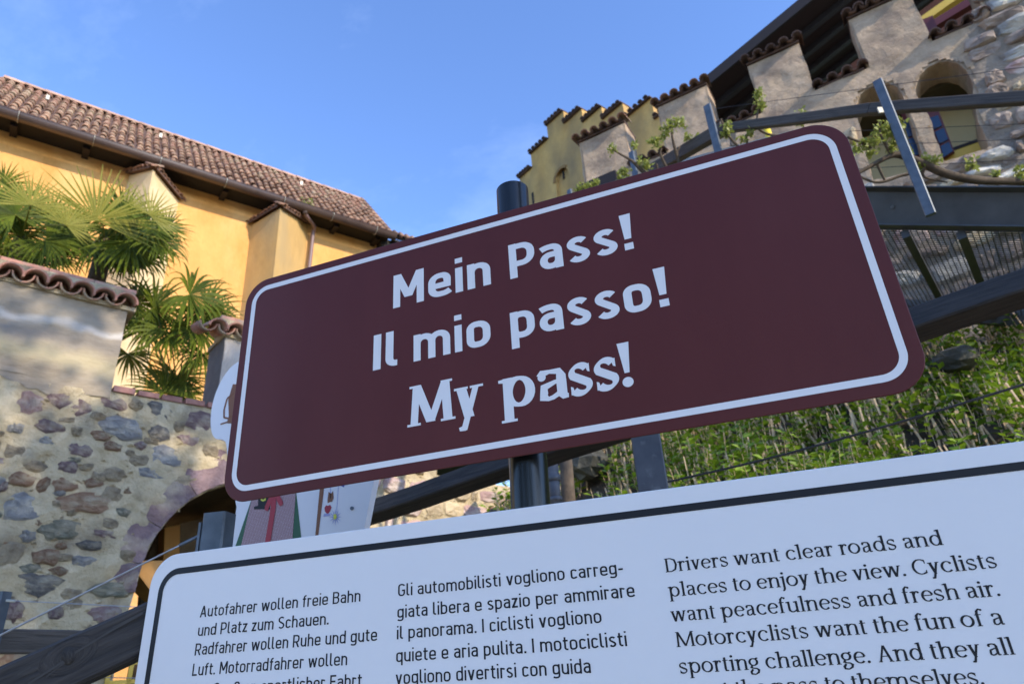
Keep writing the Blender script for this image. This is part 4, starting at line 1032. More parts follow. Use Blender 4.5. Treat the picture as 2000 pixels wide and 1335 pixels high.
tag(loc_obj('plaster_skin', psk := mesh('plaster_skin', v, f, M['plaster'], True), KR), kind='stuff')
psk.materials.append(M['mortar2']); psk.polygons.foreach_set('material_index', fm)
# timber box below the first merlon, pale ledge under the walkway rail
tb = K.poly([(1129, 362), (1200, 323), (1204, 372), (1135, 405)], .45)
o = plate([(tb[0][0], tb[0][1]), (tb[1][0], tb[0][1]), (tb[1][0], tb[0][1] - .75), (tb[0][0], tb[0][1] - .75)][::-1], [], -.45, 0)
o = o.local('timber_bay', M['darkwood'], KR)
bpy.context.view_layer.update()

# ================================================================= stepped yellow tower
T = Facade(1037, 305, 22, 121)
TR = T.root('stepped_gable_tower')
tag(TR, 'yellow tower with stepped gable and tiled steps beyond the sign post', 'tower')
steps = [(-1.7, -.82, 17.45), (-.82, -.0, 18.17), (0, 1.11, 18.88), (1.11, 2.12, 19.56), (2.12, 3.08, 18.9), (3.08, 4.04, 18.22), (4.04, 5.0, 17.6), (5.0, 6.2, 16.85), (6.2, 7.3, 15.9)]
o_ = [(-1.7, 4.0), (7.3, 4.0)]
for a, b, z in reversed(steps): o_ += [(b, z), (a, z)]
niche = [(2.0, 15.3), (2.75, 15.3), (2.75, 16.1), (2.62, 16.45), (2.38, 16.6), (2.12, 16.45), (2.0, 16.1)]
nx_ = T.uz(1098, 350)[0] - 2.37; nz_ = T.uz(1098, 350)[1] - 16.0
niche = [(a + nx_, b + nz_) for a, b in niche]
plate(rough_edge(o_, .01, 5, .4), [niche], 0, 2.2).local('wall', M['tower'], TR)
plate(niche, [], .14, .3).local('blind_arch', M['tower'], TR)
c0 = (T.uz(1096, 338)); MB().box(c0[0] - .04, c0[0] + .04, .10, .15, c0[1] - .22, c0[1] + .2).local('window_slit', M['dark'], TR)
c0 = (T.uz(1041, 386)); MB().box(c0[0] - .06, c0[0] + .06, -.01, .1, c0[1] - .3, c0[1] + .25).local('window_slit', M['dark'], TR)
ar = [(2.37 + nx_ + .48 * math.cos(math.radians(a)), 16.1 + nz_ + .5 * math.sin(math.radians(a))) for a in range(45, 181, 15)]; ari = [(2.37 + nx_ + .36 * math.cos(math.radians(a)), 16.1 + nz_ + .38 * math.sin(math.radians(a))) for a in range(180, 44, -15)]
plate(ar + ari, [], -.03, .02).local('arch_moulding', M['rosso'], TR)
tk_ = barrel_tile(.09, .08, 2.2, 5, .02, M['tiledark'])
for a, b, z in steps:
    MB().box(a - .03, b + .02, -.12, 2.2, z, z + .04).local('cap_bed', M['tiledark'], TR)
    n = 5
    for k in range(n): loc_obj('cap_tile', tk_, TR, (a + (b - a) * (k + .5) / n, -.2, z + .03), (0, 0, 0))

# ================================================================= footbridge on the right
BR = empty('footbridge', at(1850, 450, 4.4))
tag(BR, 'steel footbridge with grating deck, galvanised posts and weathered timber rail', 'footbridge')
ca, cb_ = at(1640, 374.5, 5.0), at(2200, 377, 3.9)
lo_a, lo_b = at(1640, 446, 5.0), at(2200, 455, 3.9)
def strip(a, b, c, d, th, name, m):      # four corners of a plate's front, pushed back by th
    P = [Vector(p) for p in (a, b, c, d)]; n = (P[1] - P[0]).cross(P[3] - P[0]).normalized()
    if n.dot(P[0]) < 0: n = -n
    v = P + [p + n * th for p in P]
    return MB().add(v, [(0, 1, 2, 3), (7, 6, 5, 4), (0, 4, 5, 1), (1, 5, 6, 2), (2, 6, 7, 3), (3, 7, 4, 0)]).world(name, m, BR)
strip(ca, cb_, lo_b, lo_a, .012, 'channel_web', M['steel'])
for a, b, nm in ((ca, cb_, 'channel_flange'), (lo_a, lo_b, 'channel_flange')):
    A, B = Vector(a), Vector(b); d = (B - A).normalized(); o2 = Vector((-d.y, d.x, 0)).normalized()
    if o2.dot(A) > 0: o2 = -o2
    strip(A, B, B + o2 * .075, A + o2 * .075, .010, nm, M['steel'])
for px, py in ((1743, 404), (1852, 404), (1976, 405), (1915, 430), (1796, 430)):
    zc = 5.0 - (px - 1640) / 560 * 1.1; p = Vector(at(px, py, zc - .03)); n = Vector(ray(px, py)).normalized()
    MB().tube([p - n * .03, p + n * .08], .014, 6).world('bolt', M['galv'], BR)
# posts
def post(px0, py0, px1, py1, zc, wd, tk2, zc1=None):
    a, b = Vector(at(px0, py0, zc)), Vector(at(px1, py1, zc1 or zc))
    b2 = Vector((a.x, a.y, b.z)); 
    o = MB().bar(a, b2, wd, tk2, up=(0.25, -1, 0), bev=.004).world('post', M['galv'], BR)
    return o
pa = at(1714, 158, 4.75); vv = ray(1795, 428); tb_ = math.hypot(pa[0], pa[1]) / math.hypot(vv[0], vv[1])
pbm = vv * tb_
MB().bar(pa, (pa[0], pa[1], pbm[2]), .062, .032, up=(-.42, -1, 0), bev=.005).world('post', M['galv'], BR)
for (px, py, zc, ln, wd) in ((1381, 206, 6.2, 1.2, .07), (1233, 297, 7.0, 1.2, .06), (1112, 371, 7.8, 1.2, .06)):
    p = at(px, py, zc); MB().bar(p, (p[0], p[1], p[2] - ln), wd, .03, up=(-.42, -1, 0), bev=.005).world('post', M['galv'], BR)
p = Vector(at(1793, 420, 4.86)); MB().bar(p, p + Vector((.03, 0, -.06)), .03, .03).world('post_foot', M['darkcable'], BR)
# timber rail in three lengths
rail = [(2150, 180, 4.0), (2000, 190, 4.28), (1700, 214, 5.0), (1500, 236, 5.7), (1410, 252, 6.2)]
for a, b in zip([rail[0], rail[2]], [rail[2], rail[4]]):
    rails_todo = globals().setdefault('rails_todo', []); rails_todo.append((at(*a), at(*b), .06, .085))
rails_todo.append((at(1412, 252, 6.2), at(1270, 335, 7.2), .08, .13))
MB().bar(at(1745, 213, 4.88), at(1715, 216, 4.88), .012, .05).world('rail_bracket', M['clip'], BR)
MB().bar(at(1396, 252, 6.15), at(1386, 246, 6.15), .02, .06).world('rail_bracket', M['clip'], BR)
# thin wires of the balustrade
for (a, b) in (((2100, 118, 4.2), (1400, 212, 6.3)), ((2100, 238, 4.2), (1660, 256, 5.1)), ((2100, 268, 4.2), (1670, 285, 5.1)), ((2100, 306, 4.2), (1670, 330, 5.0))):
    MB().tube([at(*a), at(*b)], .0022, 4).world('balustrade_wire', M['darkcable'], BR)
# grating deck seen from below, with angle irons
zd = float(lo_a[2]) * .5 + float(lo_b[2]) * .5
dA, dB = Vector(at(1640, 447, 4.99)), Vector(at(2200, 456, 3.895)); ax = (dB - dA).normalized(); back = Vector((-ax.y, ax.x, 0)).normalized()
if back.dot(dA) < 0: back = -back
Lx = (dB - dA).length; wd_ = 1.7; gm = MB(); 
n1 = int(Lx / .036)
for k in range(n1): p = dA + ax * (k * .036); gm.bar(p, p + back * wd_, .006, .006)
n2 = int(wd_ / .036)
for k in range(n2): p = dA + back * (k * .036) + Vector((0, 0, .001)); gm.bar(p, p + ax * Lx, .006, .006)
tag(gm.world('grating_mesh', M['steel'], BR), kind='stuff')
for t in (.05, .27, .48, .70, .92):
    p = dA + ax * (Lx * t) + Vector((0, 0, -.03)); MB().bar(p, p + back * (wd_ + .05), .05, .06).world('cross_beam', M['steel'], BR)
p = dA + back * wd_ + Vector((0, 0, -.02)); MB().bar(p, p + ax * Lx, .05, .16).world('edge_beam', M['steel'], BR)
# farther span of the walkway, pale side plate
strip(at(1560, 252, 6.0), at(1290, 322, 7.3), at(1290, 352, 7.3), at(1560, 285, 6.0), .05, 'side_plate', mat('pale_steel_plate', (.34, .35, .34), (.52, .52, .49), rough=.7, scale=5, bump=.002))
yp = empty('marker_pole', at(1498, 300, 6.6)); tag(yp, 'short bright yellow pole behind the top edge of the brown sign', 'pole')
a = Vector(at(1496, 246, 6.6)); MB().tube([a, a - Vector((0, 0, .7))], .034, 10).world('pole', M['yellowpole'], yp, True)
tag(MB().bar(at(1430, 246, 6.4), at(1432, 285, 6.4), .05, .03).world('support_strut', M['steel'], BR))

# ================================================================= wooden handrails
HL_ = empty('wooden_handrail', at(200, 1400, 1.3)); tag(HL_, 'dark weathered handrail beam with a knot, lower left, passing behind the white panel', 'handrail', 'timber handrails along the path')
def beam(name, a, b, w_, h_, m, parent, roll=0, bev=.006):
    """beam whose own X axis runs along it so the grain follows"""
    A, B = Vector(a), Vector(b); d = (B - A).normalized(); s = d.cross(Vector((0, 0, 1))).normalized(); u = s.cross(d)
    q = Matrix.Rotation(roll, 3, d); s = q @ s; u = q @ u
    mt = Matrix((d, s, u)).transposed().to_4x4(); mt.translation = A
    L = (B - A).length; n = max(2, int(L / .05)); mb = MB(); r = random.Random(int(abs(a[0]) * 100))
    prof = [(-w_ / 2 + bev, -h_ / 2), (w_ / 2 - bev, -h_ / 2), (w_ / 2, -h_ / 2 + bev), (w_ / 2, h_ / 2 - bev), (w_ / 2 - bev, h_ / 2), (-w_ / 2 + bev, h_ / 2), (-w_ / 2, h_ / 2 - bev), (-w_ / 2, -h_ / 2 + bev)]
    v = []
    for i in range(n + 1):
        x = L * i / n; jy = .002 * math.sin(x * 9) + r.uniform(-.0007, .0007); jz = .002 * math.sin(x * 7 + 1) + r.uniform(-.0007, .0007)
        for (y, z) in prof: v.append((x, y + jy, z + jz))
    f = [(i * 8 + k, i * 8 + (k + 1) % 8, (i + 1) * 8 + (k + 1) % 8, (i + 1) * 8 + k) for i in range(n) for k in range(8)] + [tuple(range(8))[::-1], tuple(range(n * 8, n * 8 + 8))]
    me = mesh(name, v, f, m); o = bpy.data.objects.new(name, me); COL.objects.link(o); o.parent = parent
    o.matrix_parent_inverse = Matrix.Identity(4); o.matrix_basis = root_inv(parent) @ mt
    return o, mt
for a, b, w_, h_ in rails_todo: beam('timber_rail', a, b, w_, h_, M['wood3'], BR)
bl, mtl = beam('beam', at(-260, 1482, 1.24), at(545, 1106, 1.52), .07, .098, M['wood1'], HL_)
# the knot and the long drying cracks
kp = Vector(at(132, 1279, 1.22)); dl = (Vector(at(200, 1246, 1.25)) - kp).normalized(); nrm = -Vector(ray(132, 1279)).normalized()
def on_beam(px, py):                      # point on the beam's near face
    inv = mtl.inverted(); o_ = inv @ Vector((0, 0, 0)); dv = inv.to_3x3() @ Vector(ray(px, py)); side = -.0355 if o_.y < 0 else .0355
    t = (side - o_.y) / dv.y; return o_ + dv * t, side
for nm, pts, w2 in (('crack', [(55, 1335), (110, 1300), (150, 1272), (215, 1232), (280, 1196)], .0022), ('crack', [(90, 1322), (130, 1290)], .0012), ('crack', [(10, 1330), (60, 1302)], .0012), ('crack', [(220, 1225), (283, 1192)], .001)):
    P = [on_beam(*p)[0] for p in pts]; mb = MB(); sgn = 1 if P[0].y > 0 else -1
    for a, b in zip(P, P[1:]):
        mb.add([(a.x, a.y + sgn * .0012, a.z - w2), (b.x, b.y + sgn * .0012, b.z - w2), (b.x, b.y + sgn * .0012, b.z + w2), (a.x, a.y + sgn * .0012, a.z + w2)], [(0, 1, 2, 3)])
    o = mb.local('crack', M['darkcable'], bl)
P = on_beam(134, 1280)[0]; sgn = 1 if P.y > 0 else -1
bl.data.materials[0] = wood('weathered_timber_with_knot', (0.006, 0.006, 0.006), (0.060, 0.052, 0.046), bump=0.006, knot=tuple(P))
mb = MB(); n = 14; r = random.Random(5)
for (rx, rz, yy) in ((.015, .019, -.001), (.011, .015, .0022), (.0, .0, .0030)):
    mb.v += [(P.x + rx * math.cos(2 * math.pi * k / n) * r.uniform(.85, 1.1), P.y + sgn * yy, P.z + rz * math.sin(2 * math.pi * k / n) * r.uniform(.85, 1.1)) for k in range(n)]
for j in range(2): mb.f += [(j * n + k, j * n + (k + 1) % n, (j + 1) * n + (k + 1) % n, (j + 1) * n + k) for k in range(n)]
mb.local('knot', wood('knot_wood', (.008, .007, .006), (.045, .038, .032), (90, 90, 30), .003), bl, True)
g0 = at(430, 1003, 1.55); MB().bar(g0, (g0[0], g0[1], GROUND), .055, .05, up=(.2, -1, 0), bev=.004).world('post', M['galv'], HL_)
mb = MB(); mb.bar((g0[0] - .033, g0[1] - .0, g0[2] - .02), (g0[0] - .033, g0[1], GROUND), .006, .06, up=(.2, -1, 0)); mb.world('post_flange', M['galv'], HL_)
wa, wb = at(-200, 1340, 1.42), at(352, 1064, 1.5)
def cable(a, b, rad, m, parent, name='cable', turns=60, sag=0.0):
    A, B = Vector(a), Vector(b); L = (B - A).length; n = int(L / .012); mb = MB(); t = (B - A).normalized(); e1 = t.orthogonal().normalized(); e2 = t.cross(e1)
    for s in range(5):
        pts = []
        for k in range(0, n + 1, 2):
            q = k / n; ph = s * 2 * math.pi / 5 + L * q / (rad * 14) * 2 * math.pi
            pts.append(A.lerp(B, q) - Vector((0, 0, sag * 4 * q * (1 - q))) + (e1 * math.cos(ph) + e2 * math.sin(ph)) * rad * .5)
        mb.tube(pts, rad * .62, 5)
    return mb.world(name, m, parent, True)
cable(wa, wb, .0024, M['cable'], HL_)
MB().tube([at(350, 1065, 1.5), at(362, 1059, 1.505), at(385, 1048, 1.52), at(406, 1037, 1.53)], [.0036, .0042, .0042, .003], 8).world('cable_ferrule', M['galv'], HL_, True)
# second lower rail far left with its post and wires
H3 = empty('lower_handrail', at(60, 1400, 3.2)); tag(H3, 'grey level handrail with thin wires in front of the stone wall, bottom left corner', 'handrail', 'timber handrails along the path')
beam('beam', at(-300, 1243, 3.0), at(420, 1262, 3.3), .09, .105, M['wood3'], H3)
p = at(6, 1155, 3.05); MB().bar(p, (p[0], p[1], GROUND), .05, .05, up=(.2, -1, 0)).world('post', M['galv'], H3)
MB().tube([at(-100, 1166, 3.0), at(420, 1192, 3.3)], .002, 5).world('wire', M['cable'], H3)
MB().tube([at(-100, 1316, 3.0), at(420, 1326, 3.3)], .002, 5).world('wire', M['cable'], H3)
MB().tube([at(12, 1172, 3.02), at(30, 1173, 3.03)], .006, 6).world('wire_clamp', M['clip'], H3)

H2 = empty('wooden_handrail', at(1250, 1100, 2.6)); tag(H2, 'dark stained handrail beam rising to the right behind the brown sign', 'handrail', 'timber handrails along the path')
beam('beam', at(460, 1092, 3.75), at(2150, 512, 2.03), .10, .085, M['wood2'], H2, roll=math.radians(-16))
g1 = at(1250, 780, 2.35); MB().bar(g1, (g1[0], g1[1], GROUND), .098, .06, up=(.12, -1, 0), bev=.005).world('post', M['galvdark'], H2)
c1 = curve_pts([at(1285, 945, 2.36), at(1500, 895, 2.28), at(1750, 826, 2.15), at(2010, 747, 2.0), at(2150, 700, 1.95)], 4)
mb = MB()
for s in range(4):
    pts = []; 
    fine = curve_pts(c1, 22)
    for k, q in enumerate(fine): ph = k * .55 + s * math.pi / 2; pts.append(Vector(q) + Vector((math.cos(ph) * .3, 0, math.sin(ph))) * .0021)
    mb.tube(pts, .0023, 4)
mb.world('cable', M['darkcable'], H2, True)

# ================================================================= signs
D = 1.15
SP = empty('sign_post', (-.397, 1.208, GROUND)); tag(SP, 'round dark anthracite steel post carrying the brown sign and white panel', 'post')
n = 48; rad = .0375; pts = []
mb = MB(); ptop, pbot = Vector((-.3965, 1.212, .953)), Vector((-.437, 1.212, GROUND))
# exact top height from the photograph: rim apex
ptop.z = float(at_y(1000, 372, 1.212)[2])
prof = [(pbot, rad), (ptop, rad)]
v = []
for p, rr in ((pbot, rad), (ptop - Vector((0, 0, .0015)), rad), (ptop, rad - .0012), (ptop, rad - .004), (ptop - Vector((0, 0, .35)), rad - .004)):
    v += [(p.x + rr * math.cos(2 * math.pi * k / n), p.y + rr * math.sin(2 * math.pi * k / n), p.z) for k in range(n)]
mb.add(v, [(j * n + k, j * n + (k + 1) % n, (j + 1) * n + (k + 1) % n, (j + 1) * n + k) for j in range(4) for k in range(n)])
autosmooth(mb.world('tube', M['post'], SP), 30)

def pl(px, py, y=D): q = at_y(px, py, y); return (q[0], q[2])
BS = empty('brown_sign', (0, D, 0)); tag(BS, "brown rounded sign with white border reading 'Mein Pass! Il mio passo! My pass!'", 'sign')
x0 = (pl(480.4, 584)[0] + pl(442.8, 900)[0]) / 2; x1 = (pl(1657.7, 273)[0] + pl(1794.2, 660)[0]) / 2
z1 = (pl(544, 538)[1] + pl(1565, 249.7)[1]) / 2; z0 = (pl(464.8, 980.4)[1] + pl(1761, 767)[1]) / 2
rb = .062
def board(x0, x1, z0, z1, r, y0, th, face_m, edge_m, parent, name='board'):
    out_ = rrect(x0, x1, z0, z1, r, 14); inn = rrect(x0 + .0012, x1 - .0012, z0 + .0012, z1 - .0012, r - .0012, 14)
    n = len(out_); v = [(p[0], y0, p[1]) for p in inn] + [(p[0], y0 + .0008, p[1]) for p in out_] + [(p[0], y0 + th, p[1]) for p in out_]
    f = [tuple(range(n)), tuple(range(3 * n - 1, 2 * n - 1, -1))] + [(i, n + i, n + (i + 1) % n, (i + 1) % n) for i in range(n)] + [(n + i, 2 * n + i, 2 * n + (i + 1) % n, n + (i + 1) % n) for i in range(n)]
    me = mesh(name, v, f, face_m); me.materials.append(edge_m)
    for i, p in enumerate(me.polygons):
        if i >= 1 and not (2 <= i < 2 + n): p.material_index = 1
    return loc_obj(name, me, parent)
board(x0, x1, z0, z1, rb, 0, .003, M['brown'], M['darkrim'], BS)
bx0 = (pl(493.2, 581.6)[0] + pl(456.8, 900)[0]) / 2; bx1 = (pl(1632, 279.4)[0] + pl(1762.2, 660)[0]) / 2
bz1 = (pl(516, 559)[1] + pl(1583, 261.6)[1]) / 2; bz0 = (pl(476, 958.8)[1] + pl(1743, 743.6)[1]) / 2
bw = .0125
ring(rrect(bx0, bx1, bz0, bz1, .046, 14)[::-1], rrect(bx0 + bw, bx1 - bw, bz0 + bw, bz1 - bw, .046 - bw, 14)[::-1], -.0006).local('border_line', M['letter'], BS)
def tl(px, py): return pl(px, py)
TXT = [('Mein', 'dinb', pl(768, 601.5), pl(959.4, 556), .717, .084), ('Pass!', 'dinb', pl(997, 545.4), pl(1241, 484), .717, .084),
       ('Il', 'dinb', pl(728.5, 723.8), pl(776, 714), .5770, .084), ('mio', 'dinb', pl(808, 706.5), pl(959.4, 672), .5770, .084), ('passo!', 'dinb', pl(999, 662), pl(1311, 595.7), .5770, .084),
       ('My', 'serifb', pl(796, 833), pl(944, 760), .4345, .087), ('pass!', 'serifb', pl(973.8, 754), pl(1240, 752), .4345, .087)]
for t, st, a, b, base, cap_h in TXT:
    o = text_mesh(t, st, a[0], b[0], base, cap_h, -.0006).local('lettering', M['letter'], BS); 
for zz in (z0 + .1, z1 - .1):              # clamps behind the board
    c = MB(); c.box(-.56, -.25, .003, .012, zz - .02, zz + .02); c.local('clamp_rail', M['alu'], BS)

yaw = 0.0270
IP = empty('info_panel', (0, D, 0), 0.0); tag(IP, "large white panel with black border and text beginning 'Autofahrer wollen freie Bahn'", 'sign')
# the panel is turned a little on its post; its plane passes through the post
ax_ = np.array([math.cos(yaw), math.sin(yaw), 0]); nn_ = np.array([-math.sin(yaw), math.cos(yaw), 0]); org = np.array([-.40, D, 0])
IP.location = org; IP.rotation_euler = (0, 0, yaw)
def pp(px, py):
    v = ray(px, py); t = (org @ nn_) / (v @ nn_); q = v * t - org; return (float(q @ ax_), float(q[2]))
px0 = (pp(292, 1160)[0] + pp(260.3, 1335)[0]) / 2; pz1 = (pp(344, 1082)[1] + pp(2000, 860)[1] + pp(1840, 880.8)[1]) / 3
lz1 = (pp(340, 1109)[1] + pp(2000, 901)[1]) / 2; lx0 = (pp(303.4, 1200)[0] + pp(280.9, 1335)[0]) / 2
px1 = pp(2330, 1300)[0]; pz0 = pz1 - .86; lb = .0125; mgn = pz1 - lz1
board(px0, px1, pz0, pz1, .062, 0, .003, M['panel'], M['alu'], IP)
ring(rrect(lx0, px1 - (lx0 - px0), pz0 + mgn, lz1, .046, 14)[::-1], rrect(lx0 + lb, px1 - (lx0 - px0) - lb, pz0 + mgn + lb, lz1 - lb, .046 - lb, 14)[::-1], -.0006).local('border_line', M['ink'], IP)
LINES = [('Autofahrer wollen freie Bahn', 'din', (390, 1205.5), (704, 1173)), ('und Platz zum Schauen.', 'din', (386, 1242), (642, 1217.7)), ('Radfahrer wollen Ruhe und gute', 'din', (380, 1280), (737, 1249)),
         ('Luft. Motorradfahrer wollen', 'din', (375, 1319), (678, 1297.5)), ('den Spaß an sportlicher Fahrt.', 'din', (370, 1364), (713, 1335)),
         ('Gli automobilisti vogliono carreg-', 'din', (777.7, 1163), (1218, 1121)), ('giata libera e spazio per ammirare', 'din', (776.3, 1205), (1241.5, 1166)), ('il panorama. I ciclisti vogliono', 'din', (775.3, 1246.8), (1176, 1216)),
         ('quiete e aria pulita. I motociclisti', 'din', (774, 1290), (1225.7, 1263)), ('vogliono divertirsi con guida', 'din', (772.8, 1334), (1155, 1315)),
         ('Drivers want clear roads and', 'serif', (1300, 1113), (1845, 1067.5)), ('places to enjoy the view. Cyclists', 'serif', (1306, 1160.5), (1951, 1113)), ('want peacefulness and fresh air.', 'serif', (1311, 1208), (1957, 1168.7)),
         ('Motorcyclists want the fun of a', 'serif', (1321, 1256), (1966, 1226)), ('sporting challenge. And they all', 'serif', (1327.6, 1307.5), (1987, 1285)), ('want the pass to themselves.', 'serif', (1335, 1360), (1925, 1340))]
for t, st, a, b in LINES:
    A, B = pp(*a), pp(*b)
    cap_h = .0214 if st == 'din' else .0212
    text_mesh(t, st, A[0], B[0], (A[1] + B[1]) / 2, cap_h, -.0005, track=(2.5 if st == 'din' else 3.0)).local('text_line', M['ink'], IP)

# ---- white picture board behind the brown sign
YB = 1.72
PB = empty('picture_board', (0, YB, 0)); tag(PB, 'white picture board with green dress, checked apron and hanging charms behind the brown sign', 'sign')
def q(px, py): a = at_y(px, py, YB); return (float(a[0]), float(a[2]))
cl = [q(*p) for p in ((735, 915), (724, 968), (712, 1030), (700, 1100))]
outl = [(735, 850), (735, 915), (724, 968), (712, 1028), (700, 1110), (440, 1140), (451, 1060), (462, 990), (445, 900), (440, 862), (420, 855), (412, 835), (413, 800), (422, 765), (440, 730), (462, 708), (500, 690), (560, 690), (640, 720), (700, 780)]
po = [q(*p) for p in outl]
sm = [tuple(p) for p in curve_pts([po[i] for i in range(8, 20)] , 5)]
po2 = po[:8] + sm
plate(po2, [], 0, .028).local('board', mat('board_white', (.74, .74, .745), (.77, .77, .77), rough=.45, scale=3), PB)
def flat(name, pts, m, y): 
    P = [q(*p) for p in pts]
    if area2(P) < 0: P = P[::-1]
    v2, f2 = cdt(P); f2 = [f if area2([v2[i] for i in f]) > 0 else f[::-1] for f in f2]
    return MB().add([(p[0], y, p[1]) for p in v2], f2).local(name, m, PB)
mg = mat('print_green', (.02, .10, .04), rough=.5); mre = mat('print_red', (.36, .02, .035), rough=.5); mbr = mat('print_brown', (.20, .075, .025), rough=.5)
mbl = mat('print_blue', (.04, .06, .30), rough=.5); mye = mat('print_yellow', (.62, .62, .06), rough=.5); mla = mat('print_lavender', (.36, .38, .62), rough=.5)
map_ = bpy.data.materials.new('print_knit'); map_.use_nodes = True; t = map_.node_tree; N = t.nodes; b = N['Principled BSDF']; b.inputs['Roughness'].default_value = .5
co = N.new('ShaderNodeTexCoord'); mpp = N.new('ShaderNodeMapping'); mpp.inputs['Rotation'].default_value = (0, .35, 0); t.links.new(co.outputs['Object'], mpp.inputs[0])
ck = N.new('ShaderNodeTexBrick'); ck.inputs['Scale'].default_value = 62; ck.inputs['Color1'].default_value = (.62, .50, .50, 1); ck.inputs['Color2'].default_value = (.56, .44, .45, 1); ck.inputs['Mortar'].default_value = (.30, .17, .18, 1)
ck.inputs['Mortar Size'].default_value = .09; ck.inputs['Brick Width'].default_value = .28; ck.inputs['Row Height'].default_value = .34; ck.offset = .5
sw = N.new('ShaderNodeCombineXYZ'); sx = N.new('ShaderNodeSeparateXYZ'); t.links.new(mpp.outputs[0], sx.inputs[0]); t.links.new(sx.outputs[2], sw.inputs[0]); t.links.new(sx.outputs[0], sw.inputs[1])
t.links.new(sw.outputs[0], ck.inputs['Vector']); t.links.new(ck.outputs[0], b.inputs['Base Color'])
flat('printed_dress', [(500, 950), (520, 900), (572, 900), (590, 1060), (588, 1100), (450, 1100), (461, 1063)], mg, -.0008)
flat('printed_apron', [(496, 958), (512, 900), (572, 900), (578, 965), (571, 1062), (568, 1100), (462, 1100), (472, 1063)], map_, -.0016)
flat('printed_pocket', [(505, 968), (530, 955), (528, 994), (497, 994), (497, 989), (505, 987)], M['ink'], -.0024)
flat('printed_ribbon', [(533, 955), (541, 955), (540, 990), (529, 1060), (525, 1100), (515, 1100), (519, 1058), (530, 990)], mre, -.0032)
flat('printed_bow', [(536, 964), (544, 960), (554, 980), (553, 986), (548, 988), (543, 980)], mre, -.0034)
flat('printed_bow', [(531, 962), (537, 968), (524, 998), (518, 995), (519, 988)], mre, -.0036)
flat('printed_button', [(510, 971), (515, 976), (521, 971), (520, 977), (515, 979), (511, 977)], mye, -.0032)
flat('printed_pole', [(626, 940), (633, 930), (633, 955), (622, 1045), (616, 1100), (610, 1100), (616, 1045)], mbr, -.0008)
flat('printed_string', [(645, 945), (646.5, 945), (646.5, 972), (645, 972)], mla, -.0008)
flat('printed_string', [(661, 945), (662, 945), (658, 1000), (657, 1000)], mla, -.0008)
flat('printed_flag', [(664, 940), (675, 940), (672, 951), (661, 946)], mbl, -.0008)
flat('printed_pretzel', [(642, 960), (647, 963), (651, 958), (652, 972), (649, 979), (644, 980), (640, 982), (640, 974)], mbr, -.0008)
flat('printed_heart', [(634, 991), (637, 986), (641, 987), (645, 985), (648, 990), (645, 998), (640, 1004), (635, 998)], mre, -.0008)
flat('printed_base', [(633, 1003), (645, 1002), (645, 1007), (632, 1008)], mla, -.0012)
for k in range(12):
    a = math.radians(k * 30); c_ = (655.5, 1009)
    flat('printed_petal', [(c_[0] + 3 * math.cos(a - .5), c_[1] + 3 * math.sin(a - .5)), (c_[0] + 13 * math.cos(a), c_[1] + 17 * math.sin(a)), (c_[0] + 3 * math.cos(a + .5), c_[1] + 3 * math.sin(a + .5))], mla, -.0012 - k * .00004)
flat('printed_flower_heart', [(652, 1004), (657, 1003), (659, 1009), (656, 1014), (652, 1013)], mye, -.0022)
s_ = q(688, 992); MB().tube([(s_[0], -.004, s_[1]), (s_[0], .002, s_[1])], .0055, 10).local('screw', M['galv'], PB)
# coffee pot print at the left lobe
flat('printed_pot', [(446, 780), (455, 750), (480, 750), (480, 830), (443, 826), (447, 812)], mbr, -.0008)
for a, b in zip([(455, 768), (444, 778), (438, 800), (438, 815), (447, 817)], [(444, 778), (438, 800), (438, 815), (447, 817), (452, 810)]):
    A, B = q(*a), q(*b); MB().bar((A[0], -.001, A[1]), (B[0], -.001, B[1]), .006, .0012, up=(0, 1, 0)).local('printed_handle', mbr, PB)
A, B = q(431, 828), q(470, 816); MB().bar((A[0], -.001, A[1]), (B[0], -.001, B[1]), .005, .001, up=(0, 1, 0)).local('printed_shelf', mbr, PB)
mb = MB(); bp_ = q(700, 1000); mb.tube([(bp_[0] - .28, .055, GROUND), (bp_[0] - .28, .055, bp_[1] + .2)], .024, 14); mb.local('board_post', M['galv'], PB, True)

# ================================================================= plants
def leaf_quad(mb, c, d, n, L, Wd):
    s = d.cross(n).normalized() * Wd * .5; k = n.normalized() * L * .10
    mb.add([c, c + d * L * .45 + s + k, c + d * L, c + d * L * .45 - s + k], [(0, 1, 2, 3)])
def rv(r): 
    while True:
        v = Vector((r.uniform(-1, 1), r.uniform(-1, 1), r.uniform(-1, 1)))
        if .1 < v.length < 1: return v.normalized()
# bank behind the handrail
BX = [(-3.2, 6.0), (0.4, 4.6), (2.2, 3.7), (5.0, 2.6), (9, 1.4)]
mb = MB(); nu, nv = 60, 26; bank = []
def bank_pt(s, t):
    x = -2.6 + 9.6 * s; yb = 4.7 - 2.0 * s; zb = .15 + .1 * s
    if t < 0: return Vector((x, yb - .3, GROUND))
    y = yb + t * 3.6; z = zb + 2.5 * t + .08 * math.sin(x * 3.1 + t * 9) + .05 * math.sin(x * 7.3 - t * 13)
    return Vector((x, y, z))
v = [bank_pt(i / nu, (j - 1) / (nv - 1)) for j in range(nv + 1) for i in range(nu + 1)]
tag(MB().add(v, [(j * (nu + 1) + i, j * (nu + 1) + i + 1, (j + 1) * (nu + 1) + i + 1, (j + 1) * (nu + 1) + i) for j in range(nv) for i in range(nu)]).local('hillside', M['soil'], None, True), kind='structure')
